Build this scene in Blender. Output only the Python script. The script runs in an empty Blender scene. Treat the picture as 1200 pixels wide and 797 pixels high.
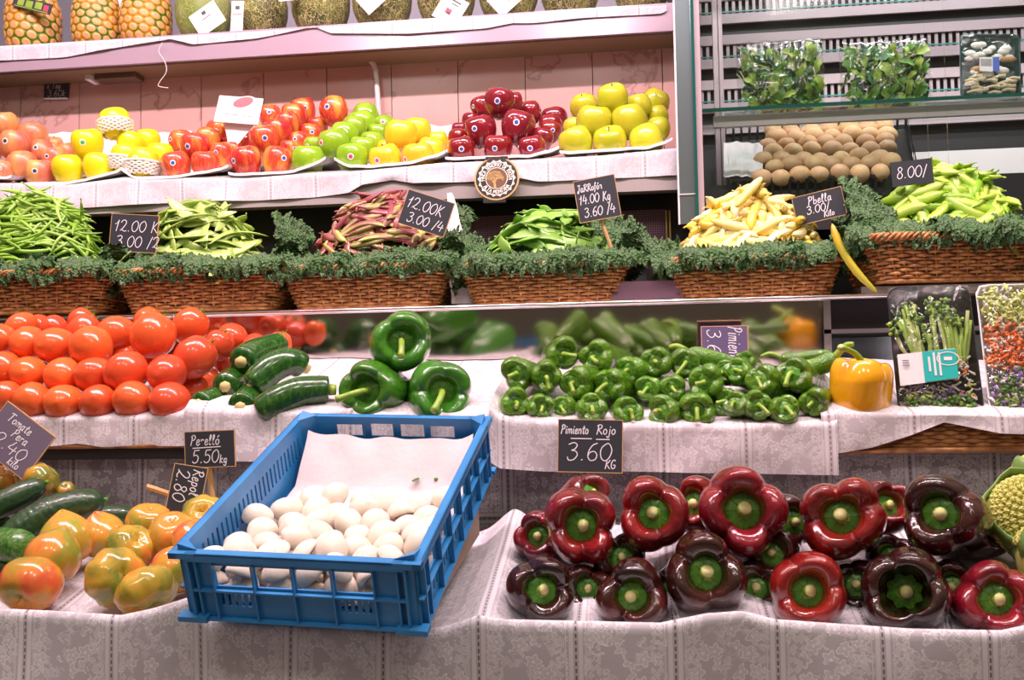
import bpy, math, random
import numpy as np
from mathutils import Matrix, Vector, Euler, noise
from mathutils.bvhtree import BVHTree

# ------------------------------------------------------------------ camera, world, lights, exposure
SC = bpy.context.scene
COL = SC.collection
EYE = Vector((0, 0, 1.35))
F = 1138.0
CAMR = Matrix.Rotation(math.radians(7), 3, 'Z') @ Matrix.Rotation(math.radians(92.9), 3, 'X') @ Matrix.Rotation(math.radians(-1.0), 3, 'Z')
cd = bpy.data.cameras.new('camera'); cam = bpy.data.objects.new('camera', cd); COL.objects.link(cam)
cam.matrix_world = Matrix.Translation(EYE) @ CAMR.to_4x4()
cd.sensor_width = 36; cd.lens = 36 * F / 1200; cd.clip_start = .02; cd.clip_end = 60
SC.camera = cam
SC.view_settings.view_transform = 'Standard'; SC.view_settings.look = 'None'
SC.view_settings.gamma = 1; SC.view_settings.use_curve_mapping = False
SC.view_settings.exposure = 0.0
w = bpy.data.worlds.new('hall'); SC.world = w; w.use_nodes = True
wt = w.node_tree; wg = wt.nodes.new('ShaderNodeTexCoord'); wx = wt.nodes.new('ShaderNodeSeparateXYZ'); wr = wt.nodes.new('ShaderNodeValToRGB')
wm = wt.nodes.new('ShaderNodeMapRange'); wm.inputs[1].default_value = -1; wm.inputs[2].default_value = 1
wt.links.new(wg.outputs[0], wx.inputs[0]); wt.links.new(wx.outputs[2], wm.inputs[0]); wt.links.new(wm.outputs[0], wr.inputs[0]); wt.links.new(wr.outputs[0], wt.nodes['Background'].inputs[0])
wr.color_ramp.elements[0].position = .3; wr.color_ramp.elements[0].color = (.07, .05, .038, 1); wr.color_ramp.elements[1].position = .9; wr.color_ramp.elements[1].color = (.62, .47, .36, 1)
e_ = wr.color_ramp.elements.new(.52); e_.color = (.17, .125, .09, 1)
wt.nodes['Background'].inputs[1].default_value = .85
def area(name, loc, target, size, power, color, sy=None):
    l = bpy.data.lights.new(name, 'AREA'); l.energy = power; l.color = color; l.size = size
    if sy: l.shape = 'RECTANGLE'; l.size_y = sy
    o = bpy.data.objects.new(name, l); COL.objects.link(o); o.location = loc
    o.rotation_euler = (Vector(target) - Vector(loc)).to_track_quat('-Z', 'Y').to_euler()
    return o
for i in range(9):
    x = -1.75 + i * .40
    area('stall_lamp', (x, 1.10, 3.42), (x * .8 - .1, 1.9, 1.4), .07, 11.5, (1.0, .85, .83))
area('rose_tube_lamp', (-.7, 1.28, 3.3), (-.7, 2.2, 1.6), 3.0, 30, (1.0, .42, .72), .05)
for x, y in ((-1.3, -.7), (-.2, -.5), (.9, -.8)):  # unseen fill lamps, added to light the cloth fronts
    area('hall_fill', (x, y, 3.5), (-.3, 1.6, 1.2), .36, 8.5, (1.0, .86, .84))

def at(px, py, Y):
    d = CAMR @ Vector(((px - 600) / F, -(py - 398.5) / F, -1))
    return EYE + d * (Y / d.y)
def pxm(px, py, Y):
    "metres per photo pixel at that point"
    d = CAMR @ Vector(((px - 600) / F, -(py - 398.5) / F, -1))
    return (Y / d.y) / F

# ------------------------------------------------------------------ materials
class Mt:
    def __init__(s, name, color=(.8, .8, .8), rough=.5, **kw):
        s.m = bpy.data.materials.new(name); s.m.use_nodes = True
        s.t = s.m.node_tree; s.b = s.t.nodes['Principled BSDF']
        s.out = s.t.nodes['Material Output']
        s.set('Base Color', color); s.set('Roughness', rough)
        for k, v in kw.items(): s.set(k.replace('_', ' '), v)
    def set(s, k, v, node=None):
        i = (node or s.b).inputs[k]
        if isinstance(v, bpy.types.NodeSocket): s.t.links.new(v, i)
        elif isinstance(v, (tuple, list)) and len(v) == 3 and i.type == 'RGBA': i.default_value = (*v, 1)
        else: i.default_value = v
    def n(s, ty, ins=None, out=0, **at_):
        nd = s.t.nodes.new('ShaderNode' + ty)
        for k, v in at_.items(): setattr(nd, k, v)
        for k, v in (ins or {}).items(): s.set(k, v, nd)
        return nd.outputs[out]
    def math(s, op, a, b=0.0, c=None, clamp=False):
        d = {0: a, 1: b}
        if c is not None: d[2] = c
        return s.n('Math', d, operation=op, use_clamp=clamp)
    def mix(s, f, a, b):
        nd = s.t.nodes.new('ShaderNodeMix'); nd.data_type = 'RGBA'
        s.set(0, f, nd); s.set(6, a, nd); s.set(7, b, nd)
        return nd.outputs[2]
    def ramp(s, f, stops, interp='LINEAR'):
        nd = s.t.nodes.new('ShaderNodeValToRGB'); r = nd.color_ramp; r.interpolation = interp
        while len(r.elements) < len(stops): r.elements.new(.5)
        for e, (p, c) in zip(r.elements, stops): e.position = p; e.color = (*c, 1) if not isinstance(c, (int, float)) else (c, c, c, 1)
        s.t.links.new(f, nd.inputs[0]); return nd.outputs[0]
    def obj(s): return s.n('TexCoord', out=3)
    def uv(s): return s.n('TexCoord', out=2)
    def rnd(s): return s.n('ObjectInfo', out=5)
    def noise(s, vec, scale, detail=2, w=None, rough=.5, dist=0.):
        i = {'Vector': vec, 'Scale': scale, 'Detail': detail, 'Roughness': rough, 'Distortion': dist}
        if w is not None: i['W'] = w
        return s.n('TexNoise', i, noise_dimensions='4D' if w is not None else '3D')
    def voro(s, vec, scale, feature='F1', out=0, rand=1.0):
        return s.n('TexVoronoi', {'Vector': vec, 'Scale': scale, 'Randomness': rand}, out, feature=feature)
    def bump(s, h, strength=.3, dist=.002):
        s.set('Normal', s.n('Bump', {'Height': h, 'Strength': strength, 'Distance': dist}))
    def vmul(s, v, xyz): return s.n('VectorMath', {0: v, 1: xyz}, operation='MULTIPLY')
    def W(s, k=37.): return s.math('MULTIPLY', s.rnd(), k)

def plain(name, c, rough=.5, **kw): return Mt(name, c, rough, **kw).m

def fruit(name, a, b, c=None, streak=1.0, scale=1.2, th=(.35, .65), rough=.22, coat=.4, speck=None, bump=0., sss=.08):
    "skin in unit local space (body radius about 1): a to b to c by noise, drawn out along the axis"
    s = Mt(name, a, rough, Coat_Weight=coat, Coat_Roughness=.08)
    o = s.obj(); v = s.vmul(o, (1, 1, streak))
    f = s.noise(v, scale, 3, s.W())
    stops = [(th[0], a), (th[1], b)] + ([(min(.98, th[1] + .18), c)] if c else [])
    col = s.ramp(f, stops)
    if streak < 1:
        g = s.noise(s.vmul(o, (1, 1, .12)), 9, 2, s.W())
        col = s.mix(s.math('MULTIPLY', s.ramp(g, [(.5, 0), (.68, 1)]), .35), col, a)
    if speck:
        d = s.voro(o, 9)
        col = s.mix(s.math('MULTIPLY', s.math('LESS_THAN', d, .13), .5), col, speck)
    hsv = s.n('HueSaturation', {'Value': s.math('ADD', s.math('MULTIPLY', s.rnd(), .22), .89), 'Hue': s.math('ADD', s.math('MULTIPLY', s.rnd(), .012), .494), 'Color': col})
    s.set('Base Color', hsv)
    if sss: s.set('Subsurface Weight', sss); s.set('Subsurface Scale', .012); s.set('Subsurface Radius', (1., .4, .2))
    if bump: s.bump(s.noise(o, 5, 3), bump, .02)
    return s.m

M = {}
M['gala'] = fruit('gala_skin', (.80, .42, .06), (.62, .05, .03), (.50, .02, .03), .3, 1.1, (.30, .48), speck=(.9, .6, .35))
M['pinkapple'] = fruit('pink_apple_skin', (.72, .36, .10), (.62, .15, .09), (.60, .10, .09), .4, 1.0, (.36, .56), rough=.35, coat=.15, speck=(.8, .55, .35))
M['darkapple'] = fruit('dark_red_skin', (.26, .012, .02), (.18, .008, .018), (.34, .02, .025), .3, 1.2, rough=.12, coat=.9, speck=(.5, .15, .12))
M['greenapple'] = fruit('green_skin', (.30, .52, .02), (.22, .44, .015), (.36, .5, .04), .5, 1.0, rough=.2, coat=.5, speck=(.5, .7, .3))
M['yellowapple'] = fruit('yellow_skin', (.86, .58, .03), (.80, .50, .02), (.88, .60, .06), .5, 1.0, rough=.25, coat=.35, speck=(.7, .5, .1))
M['lemonapple'] = fruit('lemon_yellow_skin', (.86, .74, .01), (.80, .72, .01), (.86, .78, .02), .6, 1.0, rough=.3, coat=.25)
M['russet'] = fruit('yellow_green_skin', (.48, .54, .02), (.58, .54, .03), (.66, .36, .06), .6, 1.0, (.35, .6), rough=.25, coat=.35, speck=(.45, .4, .1))
M['tomato'] = fruit('tomato_skin', (.76, .12, .03), (.70, .085, .022), (.78, .18, .05), .7, .9, rough=.2, coat=.25, sss=.15)
M['orangetom'] = fruit('unripe_tomato_skin', (.68, .13, .04), (.66, .27, .035), (.26, .29, .03), .6, 1.0, (.38, .47), rough=.18, coat=.5, sss=.12)
M['greentom'] = fruit('green_tomato_skin', (.62, .20, .03), (.48, .30, .03), (.15, .20, .025), .3, 1.2, (.34, .44), rough=.18, coat=.5, sss=.12)
M['redpep'] = fruit('red_pepper_skin', (.25, .008, .012), (.12, .006, .009), (.045, .006, .006), .5, .8, (.38, .56), rough=.14, coat=.7, bump=.12)
M['brownpep'] = fruit('dark_pepper_skin', (.018, .005, .004), (.045, .007, .006), (.15, .011, .010), .5, .9, (.4, .58), rough=.14, coat=.7, bump=.12)
M['greenpep'] = fruit('green_pepper_skin', (.035, .16, .012), (.05, .22, .014), (.09, .3, .02), .5, 1.0, rough=.14, coat=.8, bump=.15)
M['smallpep'] = fruit('padron_pepper_skin', (.065, .18, .006), (.11, .26, .010), (.22, .38, .02), .5, 1.0, rough=.15, coat=.6, bump=.32)
M['yellowpep'] = fruit('yellow_pepper_skin', (.97, .50, .010), (.95, .46, .008), (.95, .54, .012), .6, .8, rough=.16, coat=.7, sss=.15)
M['zucc'] = fruit('courgette_skin', (.012, .065, .008), (.025, .12, .012), (.13, .26, .06), .5, 5.0, (.42, .60), rough=.22, coat=.55)
M['mushcap'] = fruit('white_cap', (.72, .63, .50), (.78, .70, .60), (.62, .48, .33), 1., 1.4, (.3, .6), rough=.6, coat=0, sss=.1)
M['browncap'] = fruit('brown_cap', (.66, .40, .20), (.72, .46, .26), (.78, .54, .34), 1., 1.2, rough=.55, coat=0, speck=(.72, .5, .34), sss=.05)
M['calyx'] = fruit('calyx_green', (.05, .20, .015), (.10, .30, .02), (.14, .36, .03), 1, 3, rough=.4, coat=.2)
M['stem'] = fruit('stem_green', (.20, .36, .03), (.32, .44, .06), (.44, .48, .12), 1, 2, rough=.45, coat=.1)
M['stemdark'] = plain('dark_stalk', (.05, .03, .015), .7)
M['stemcut'] = plain('cut_stem', (.62, .58, .25), .6)
M['zend'] = plain('courgette_cut_end', (.62, .50, .20), .6)
M['white'] = plain('white_paper', (.74, .70, .71), .8)
M['whiteplastic'] = plain('white_plastic', (.80, .76, .77), .35)
M['pinkwhite'] = plain('rose_grey_metal', (.42, .33, .36), .35)
M['stick_white'] = plain('sticker_white', (.85, .82, .84), .4)
M['stick_blue'] = plain('sticker_blue', (.05, .10, .42), .4)
M['stick_red'] = plain('sticker_red', (.70, .06, .12), .4)
M['stick_black'] = plain('sticker_black', (.05, .05, .05), .4)
M['stick_green'] = plain('sticker_green', (.1, .45, .12), .4)
M['slate'] = plain('slate_board', (.028, .032, .042), .55)
M['purpleboard'] = plain('violet_board', (.11, .075, .17), .5)
M['greyboard'] = plain('worn_violet_board', (.16, .125, .18), .5)
M['chalk'] = plain('white_marker', (.88, .84, .88), .6)
M['pine'] = plain('pine_wood', (.62, .36, .14), .5)
M['dark'] = plain('dark_metal', (.02, .018, .022), .5)
M['grey'] = plain('grey_steel_trim', (.42, .38, .39), .35, Metallic=.7)
M['fascia'] = plain('grey_fascia', (.36, .32, .31), .45)
M['steel'] = plain('polished_steel', (.62, .57, .55), .09, Metallic=1.)
M['chrome'] = plain('chrome', (.86, .84, .84), .12, Metallic=1.)
M['bluish'] = plain('brushed_side_panel', (.40, .50, .56), .18, Metallic=.9)
M['blacktray'] = plain('black_plastic', (.012, .014, .014), .3)
M['blue'] = None
s = Mt('blue_crate_plastic', (.02, .16, .42), .38)
s.set('Base Color', s.ramp(s.noise(s.obj(), 14, 4), [(.3, (.018, .17, .42)), (.7, (.035, .24, .54))])); M['blue'] = s.m
s = Mt('wicker', (.4, .15, .05), .42, Coat_Weight=.25, Coat_Roughness=.3)
s.set('Base Color', s.ramp(s.noise(s.obj(), 70, 3), [(.3, (.24, .075, .02)), (.52, (.50, .20, .055)), (.75, (.70, .36, .13))])); M['wicker'] = s.m
s = Mt('wicker_old', (.4, .15, .05), .5)
s.set('Base Color', s.ramp(s.noise(s.obj(), 60, 3), [(.3, (.22, .08, .025)), (.6, (.44, .19, .06)), (.8, (.55, .28, .1))])); M['wickerdark'] = s.m
# kale: blistered blue-green leaf, blister tops painted lighter as highlights
s = Mt('kale_skin', (.05, .1, .05), .55)
o = s.obj(); vo = s.voro(o, 230); nz = s.noise(o, 28, 3)
s.set('Base Color', s.mix(s.ramp(nz, [(.35, 0), (.7, .75)]), s.ramp(vo, [(.1, (.21, .30, .15)), (.6, (.05, .115, .035))]), (.045, .15, .02)))
s.bump(s.math('MULTIPLY', s.voro(o, 230, 'SMOOTH_F1'), -1.), 1., .006); M['kale'] = s.m
# beans
def beanmat(name, a, b, c, rough=.35, coat=.2, sc=14, th=(.38, .62)):
    s = Mt(name, a, rough, Coat_Weight=coat, Coat_Roughness=.2)
    f = s.noise(s.vmul(s.obj(), (.35, 1, 1)), sc, 2, s.W())
    col = s.ramp(f, [(th[0], a), ((th[0] + th[1]) / 2, b), (th[1], c)])
    s.set('Base Color', s.n('HueSaturation', {'Value': s.math('ADD', s.math('MULTIPLY', s.rnd(), .5), .72), 'Color': col}))
    s.set('Subsurface Weight', .08); s.set('Subsurface Scale', .004)
    return s.m
M['b_green'] = beanmat('thin_bean_skin', (.20, .42, .03), (.27, .50, .05), (.36, .58, .10))
M['b_flat'] = beanmat('flat_bean_skin', (.38, .56, .10), (.46, .64, .16), (.52, .68, .22))
M['b_purple'] = beanmat('borlotti_skin', (.33, .06, .09), (.34, .15, .10), (.50, .50, .14), sc=20, th=(.42, .60))
M['b_wide'] = beanmat('wide_bean_skin', (.16, .38, .04), (.22, .46, .06), (.32, .55, .12))
M['b_yellow'] = beanmat('butter_bean_skin', (.84, .60, .07), (.88, .72, .22), (.90, .82, .46))
M['b_bright'] = beanmat('bright_yellow_bean_skin', (.80, .50, .02), (.86, .60, .03), (.60, .56, .05))
M['b_pea'] = beanmat('pea_pod_skin', (.22, .46, .02), (.34, .56, .04), (.48, .64, .10))
# cucumber
s = Mt('cucumber_skin', (.01, .045, .015), .35, Coat_Weight=.25)
o = s.obj(); s.set('Base Color', s.ramp(s.noise(o, 4, 3, s.W()), [(.35, (.008, .036, .014)), (.7, (.03, .085, .02))]))
s.bump(s.math('LESS_THAN', s.voro(s.vmul(o, (1, 1, 1)), 5.), .22), 1., .08); M['cuke'] = s.m
s = Mt('light_cucumber_skin', (.05, .2, .02), .3, Coat_Weight=.3)
o = s.obj(); s.set('Base Color', s.ramp(s.noise(s.vmul(o, (1, .2, 1)), 7, 2), [(.35, (.02, .10, .015)), (.7, (.12, .28, .05))])); M['cukelight'] = s.m
# melon netting
s = Mt('melon_skin', (.1, .12, .03), .5)
o = s.obj()
wv = s.n('VectorMath', {0: s.vmul(o, (1, 1, .4)), 1: s.vmul(s.n('TexNoise', {'Vector': o, 'Scale': 2.2, 'Detail': 3.}, 1), (.7, .7, .7))}, operation='ADD')
e1 = s.voro(wv, 7.5, 'DISTANCE_TO_EDGE'); e2 = s.voro(wv, 15, 'DISTANCE_TO_EDGE')
net = s.math('MAXIMUM', s.ramp(e1, [(.0, 1), (.03, 1), (.075, 0)]), s.math('MULTIPLY', s.ramp(e2, [(.0, 1), (.02, 1), (.06, 0)]), .8))
base = s.ramp(s.noise(o, 1.6, 2, s.W()), [(.35, (.025, .045, .015)), (.65, (.12, .17, .02))])
s.set('Base Color', s.mix(net, base, (.62, .54, .22))); s.bump(net, .6, .02); M['melon'] = s.m
s = Mt('striped_melon_skin', (.1, .2, .03), .5)
o = s.obj(); e = s.voro(s.vmul(s.n('VectorMath', {0: o, 1: s.vmul(s.n('TexNoise', {'Vector': o, 'Scale': 2., 'Detail': 2.}, 1), (.5, .5, .5))}, operation='ADD'), (1, 1, .22)), 9, 'DISTANCE_TO_EDGE')
net = s.ramp(e, [(0, 1), (.07, 0)])
s.set('Base Color', s.mix(net, s.ramp(s.noise(o, 1.3, 2), [(.4, (.16, .26, .04)), (.62, (.28, .34, .12))]), (.52, .50, .14))); s.bump(net, .5, .02); M['melonlight'] = s.m
# marble tile
s = Mt('rose_marble', (.6, .4, .3), .25)
o = s.n('NewGeometry'); ww = s.W(9)
vv = s.noise(o, 2.6, 5, ww, .6, .8); vein = s.ramp(s.math('ABSOLUTE', s.math('SUBTRACT', vv, .5)), [(0, 1), (.016, 0)])
blot = s.ramp(s.noise(o, 7, 3, ww), [(.52, 0), (.75, 1)])
col = s.mix(s.math('MULTIPLY', blot, .45), (.55, .335, .30), (.50, .23, .22))
s.set('Base Color', s.mix(s.math('MULTIPLY', vein, .55), col, (.26, .10, .10))); M['marble'] = s.m
# lace cloth
def lace(name, ground, thread, hole, L=.12, LV=0, v0=0., gl=1.):
    s = Mt(name, thread, .8, Sheen_Weight=.2)
    uv = s.uv(); sp = s.t.nodes.new('ShaderNodeSeparateXYZ'); s.t.links.new(uv, sp.inputs[0]); u, v = sp.outputs[0], sp.outputs[1]
    def band(a, b, per, off):
        d = s.math('ABSOLUTE', s.math('SUBTRACT', s.math('FRACT', s.math('ADD', s.math('DIVIDE', a, per), off)), .5))
        d = s.math('MULTIPLY', d, per)
        dash = s.math('MULTIPLY', s.math('LESS_THAN', d, .0011), s.math('LESS_THAN', s.math('FRACT', s.math('DIVIDE', b, .0085)), .62))
        ins = s.math('LESS_THAN', d, .0095)
        solid = s.math('MULTIPLY', s.math('LESS_THAN', d, .0085), s.math('GREATER_THAN', d, .0032))
        line = s.math('ADD', solid, s.math('LESS_THAN', s.math('ABSOLUTE', s.math('SUBTRACT', d, .0125)), .0006), clamp=True)
        return dash, ins, line, d
    dash, ins, line, d = band(u, v, L, .13)
    if LV:
        d2, i2, l2, dd = band(v, u, LV, v0)
        dash = s.math('MAXIMUM', dash, d2); ins = s.math('MAXIMUM', ins, i2); line = s.math('MAXIMUM', line, l2)
    nzc = s.n('TexNoise', {'Vector': uv, 'Scale': 45., 'Detail': 2.}, 1)
    wu = s.n('VectorMath', {0: uv, 1: s.vmul(nzc, (.006, .006, 0))}, operation='ADD')
    def flowers(scale, r0, pet, lw):
        vn = s.t.nodes.new('ShaderNodeTexVoronoi'); vn.voronoi_dimensions = '2D'; s.set('Vector', wu, vn); s.set('Scale', scale, vn); s.set('Randomness', .75, vn)
        dv = s.n('VectorMath', {0: wu, 1: vn.outputs['Position']}, operation='SUBTRACT')
        # blender reports the cell position in scaled space for some dimensions, so measure from the distance output as well
        q = s.t.nodes.new('ShaderNodeSeparateXYZ'); s.t.links.new(dv, q.inputs[0])
        ang = s.math('ARCTAN2', q.outputs[1], q.outputs[0]); rad = vn.outputs['Distance']
        edge = s.math('MULTIPLY', s.math('ADD', 1., s.math('MULTIPLY', s.math('COSINE', s.math('MULTIPLY', ang, float(pet))), .26)), r0)
        line = s.math('LESS_THAN', s.math('ABSOLUTE', s.math('SUBTRACT', rad, edge)), lw)
        fill = s.math('MULTIPLY', s.math('LESS_THAN', rad, edge), .35)
        core = s.math('LESS_THAN', rad, r0 * .28)
        return s.math('MAXIMUM', s.math('MAXIMUM', line, fill), core)
    big = flowers(46., .36, 5, .045); small = flowers(120., .34, 4, .07)
    curl = s.ramp(s.math('ABSOLUTE', s.math('SUBTRACT', s.noise(wu, 75, 1), .5)), [(0, 1), (.018, 1), (.03, 0)])
    rings = s.math('MAXIMUM', s.math('MULTIPLY', big, s.ramp(s.noise(uv, 26, 1), [(.46, 0), (.48, 1)])), s.math('MULTIPLY', s.math('MAXIMUM', s.math('MULTIPLY', small, .6), s.math('MULTIPLY', curl, .7)), s.ramp(s.noise(uv, 33, 1), [(.50, 0), (.54, 1)])))
    side = s.math('LESS_THAN', s.math('ABSOLUTE', s.math('SUBTRACT', d, .022)), .008)
    motif = s.math('MAXIMUM', rings, s.math('MULTIPLY', s.math('MULTIPLY', side, small), .9))
    motif = s.math('MULTIPLY', motif, s.math('SUBTRACT', 1., ins))
    k = s.math('MAXIMUM', s.math('MULTIPLY', motif, gl), s.math('MULTIPLY', line, .8), clamp=True)
    fine = s.math('MULTIPLY', s.noise(uv, 900, 1), .3)
    col = s.mix(k, ground, thread); col = s.mix(s.math('MULTIPLY', dash, .85), col, hole)
    s.set('Base Color', col); s.bump(s.math('ADD', k, fine), .35, .0012)
    return s.m
M['lace'] = lace('lace_cloth', (.49, .465, .50), (.73, .71, .74), (.10, .08, .09))
M['lace2'] = lace('lace_runner', (.54, .48, .51), (.76, .71, .73), (.20, .14, .15), L=.13)
M['laceshade'] = lace('shaded_lace_cloth', (.20, .18, .19), (.42, .40, .41), (.03, .025, .03), L=.13, LV=.12, v0=.25)  # darker lace colours carry the shade behind the lowest tray
M['lacewhite'] = lace('white_lace_edging', (.58, .55, .59), (.78, .75, .79), (.3, .26, .3), L=.11, gl=.7)
s = Mt('paper_sheet', (.66, .58, .58), .85)
s.bump(s.noise(s.obj(), 18, 4), .35, .01); M['paper'] = s.m
s = Mt('crumpled_tissue', (.82, .76, .80), .8); s.bump(s.noise(s.obj(), 30, 4), .6, .01); M['tissue'] = s.m
# perforated violet plate
s = Mt('perforated_plate', (.3, .2, .28), .4)
s.set('Base Color', s.mix(s.math('LESS_THAN', s.voro(s.obj(), 190, rand=0.), .30), (.26, .12, .20), (.02, .01, .02))); M['perf'] = s.m
# clear film: a thin skin that lets light through and throws highlights
def film(name, tint=(.95, .97, .96), gloss=.08, bumpy=1., sc=20):
    m = bpy.data.materials.new(name); m.use_nodes = True; t = m.node_tree; t.nodes.clear()
    out = t.nodes.new('ShaderNodeOutputMaterial'); mx = t.nodes.new('ShaderNodeMixShader')
    tr = t.nodes.new('ShaderNodeBsdfTransparent'); tr.inputs[0].default_value = (*tint, 1)
    g = t.nodes.new('ShaderNodeBsdfGlossy'); g.inputs['Roughness'].default_value = .06
    lw = t.nodes.new('ShaderNodeLayerWeight'); lw.inputs[0].default_value = .25
    ma = t.nodes.new('ShaderNodeMath'); ma.operation = 'MULTIPLY_ADD'; ma.inputs[1].default_value = .35; ma.inputs[2].default_value = gloss
    t.links.new(lw.outputs[0], ma.inputs[0]); t.links.new(ma.outputs[0], mx.inputs[0])
    if bumpy:
        tc = t.nodes.new('ShaderNodeTexCoord'); nz = t.nodes.new('ShaderNodeTexNoise'); nz.inputs['Scale'].default_value = sc; nz.inputs['Detail'].default_value = 3; nz.inputs['Distortion'].default_value = 1.5
        bp = t.nodes.new('ShaderNodeBump'); bp.inputs['Strength'].default_value = bumpy; bp.inputs['Distance'].default_value = .01
        t.links.new(tc.outputs[3], nz.inputs['Vector']); t.links.new(nz.outputs[0], bp.inputs['Height']); t.links.new(bp.outputs[0], g.inputs['Normal'])
    t.links.new(tr.outputs[0], mx.inputs[1]); t.links.new(g.outputs[0], mx.inputs[2]); t.links.new(mx.outputs[0], out.inputs[0])
    return m
M['film'] = film('clear_film')
M['pane'] = film('window_glass', (.90, .95, .93), .012, 0)
M['glassedge'] = plain('green_glass_edge', (.01, .09, .07), .1)

# ------------------------------------------------------------------ mesh helpers
class G:
    def __init__(s): s.v = []; s.f = []; s.m = []; s.uv = None; s.n = 0
    def add(s, v, f, mi=0):
        v = np.asarray(v, float).reshape(-1, 3); s.v.append(v)
        s.f += [tuple(int(i) + s.n for i in q) for q in f]; s.m += [mi] * len(f); s.n += len(v); return s
    def box(s, c, d, R=None, mi=0):
        x, y, z = [k / 2 for k in d]
        v = np.array([(-x, -y, -z), (x, -y, -z), (x, y, -z), (-x, y, -z), (-x, -y, z), (x, -y, z), (x, y, z), (-x, y, z)])
        if R is not None: v = v @ np.array(R).T
        return s.add(v + np.array(c), [(0, 3, 2, 1), (4, 5, 6, 7), (0, 1, 5, 4), (1, 2, 6, 5), (2, 3, 7, 6), (3, 0, 4, 7)], mi)
    def tube(s, pts, r, n=8, mi=0, cap=True, flat=1., up=None):
        P = np.asarray(pts, float); k = len(P); r = np.broadcast_to(np.asarray(r, float), (k,))
        T = np.gradient(P, axis=0); T /= np.linalg.norm(T, axis=1)[:, None] + 1e-12
        a = np.array(up if up is not None else (0, 0, 1.)); rings = []
        if up is None and abs(T[0] @ a) > .9: a = np.array((0, 1., 0))
        for i in range(k):
            b = a - T[i] * (a @ T[i]); b /= np.linalg.norm(b) + 1e-12; a = b; c = np.cross(T[i], b)
            th = np.arange(n) / n * 2 * math.pi
            rings.append(P[i] + r[i] * (np.cos(th)[:, None] * b * flat + np.sin(th)[:, None] * c))
        v = np.concatenate(rings); f = [(i * n + j, (i + 1) * n + j, (i + 1) * n + (j + 1) % n, i * n + (j + 1) % n) for i in range(k - 1) for j in range(n)]
        if cap: f += [tuple(range(n)), tuple(range((k - 1) * n + n - 1, (k - 1) * n - 1, -1))]
        return s.add(v, f, mi)
    def mesh(s, name, mats, smooth=True):
        me = bpy.data.meshes.new(name)
        V = np.concatenate(s.v); me.from_pydata(V.tolist(), [], s.f)
        for m in (mats if isinstance(mats, (list, tuple)) else [mats]): me.materials.append(m)
        me.polygons.foreach_set('material_index', s.m); me.polygons.foreach_set('use_smooth', [smooth] * len(s.f))
        me.update(); return me

def cat(pts, n):
    "smooth curve through points (Catmull-Rom), n samples"
    P = np.asarray(pts, float); k = len(P); out = []
    for t in np.linspace(0, k - 1, n):
        i = min(int(t), k - 2); x = t - i
        p0, p1, p2, p3 = P[max(i - 1, 0)], P[i], P[i + 1], P[min(i + 2, k - 1)]
        out.append(.5 * (2 * p1 + (p2 - p0) * x + (2 * p0 - 5 * p1 + 4 * p2 - p3) * x * x + (3 * p1 - p0 - 3 * p2 + p3) * x ** 3))
    return np.array(out)
def lathe(prof, n=24, m=18, mod=None):
    P = cat(prof, m); P[:, 0] = np.maximum(P[:, 0], 1e-4)
    th = np.arange(n) / n * 2 * math.pi
    R = P[:, 0][:, None] * np.ones(n)[None]; Z = P[:, 1][:, None] * np.ones(n)[None]; T = np.ones(m)[:, None] * th[None]
    if mod: R, Z = mod(R, Z, T, np.linspace(0, 1, m)[:, None])
    v = np.stack([R * np.cos(T), R * np.sin(T), Z], -1).reshape(-1, 3)
    f = [(i * n + j, (i + 1) * n + j, (i + 1) * n + (j + 1) % n, i * n + (j + 1) % n) for i in range(m - 1) for j in range(n)]
    return v, f
def grid(nu, nv): return [(i * nv + j, (i + 1) * nv + j, (i + 1) * nv + j + 1, i * nv + j + 1) for i in range(nu - 1) for j in range(nv - 1)]
def sheet_mesh(name, P, UV, mat):
    "P (nu, nv, 3) -> mesh with uv in metres"
    nu, nv = P.shape[:2]; g = G(); g.add(P.reshape(-1, 3), grid(nu, nv)); me = g.mesh(name, mat)
    l = me.uv_layers.new(name='UVMap'); U = UV.reshape(-1, 2)
    idx = np.zeros(len(me.loops), int); me.loops.foreach_get('vertex_index', idx)
    l.data.foreach_set('uv', U[idx].astype('f').ravel()); return me
def nz(x, y=0, z=0): return noise.noise(Vector((x, y, z)))

# ------------------------------------------------------------------ objects
def obj(name, mesh, parent=None, mat=None, label=None, kind=None):
    o = bpy.data.objects.new(name, mesh); COL.objects.link(o)
    if parent: o.parent = parent
    if mat is not None: o.matrix_basis = mat
    if label: o['label'] = label
    if kind: o['kind'] = kind
    return o
def thing(name, label, cat_, mat=None, parts=(), group=None, mesh=None, kind=None):
    o = bpy.data.objects.new(name, mesh); COL.objects.link(o)
    if mat is not None: o.matrix_basis = mat
    if label: o['label'] = label
    if cat_: o['category'] = cat_
    if group: o['group'] = group
    if kind: o['kind'] = kind
    add_parts(o, parts); return o
def add_parts(o, parts):
    for p in parts:
        nm, me = p[0], p[1]; mt = p[2] if len(p) > 2 else None; subs = p[3] if len(p) > 3 else (); ex = p[4] if len(p) > 4 else {}
        c = obj(nm, me, o, mt, ex.get('label'), ex.get('kind'))
        add_parts(c, subs)
def struct(name, mesh, mat=None):
    return obj(name, mesh, None, mat, None, 'structure')
def TRS(loc, rot=(0, 0, 0), sc=1.):
    if not isinstance(sc, (tuple, list)): sc = (sc,) * 3
    R = rot.to_4x4() if isinstance(rot, Matrix) else (rot.to_matrix().to_4x4() if not isinstance(rot, tuple) else Euler(rot).to_matrix().to_4x4())
    return Matrix.Translation(Vector(loc)) @ R @ Matrix.Diagonal((*sc, 1))
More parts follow.
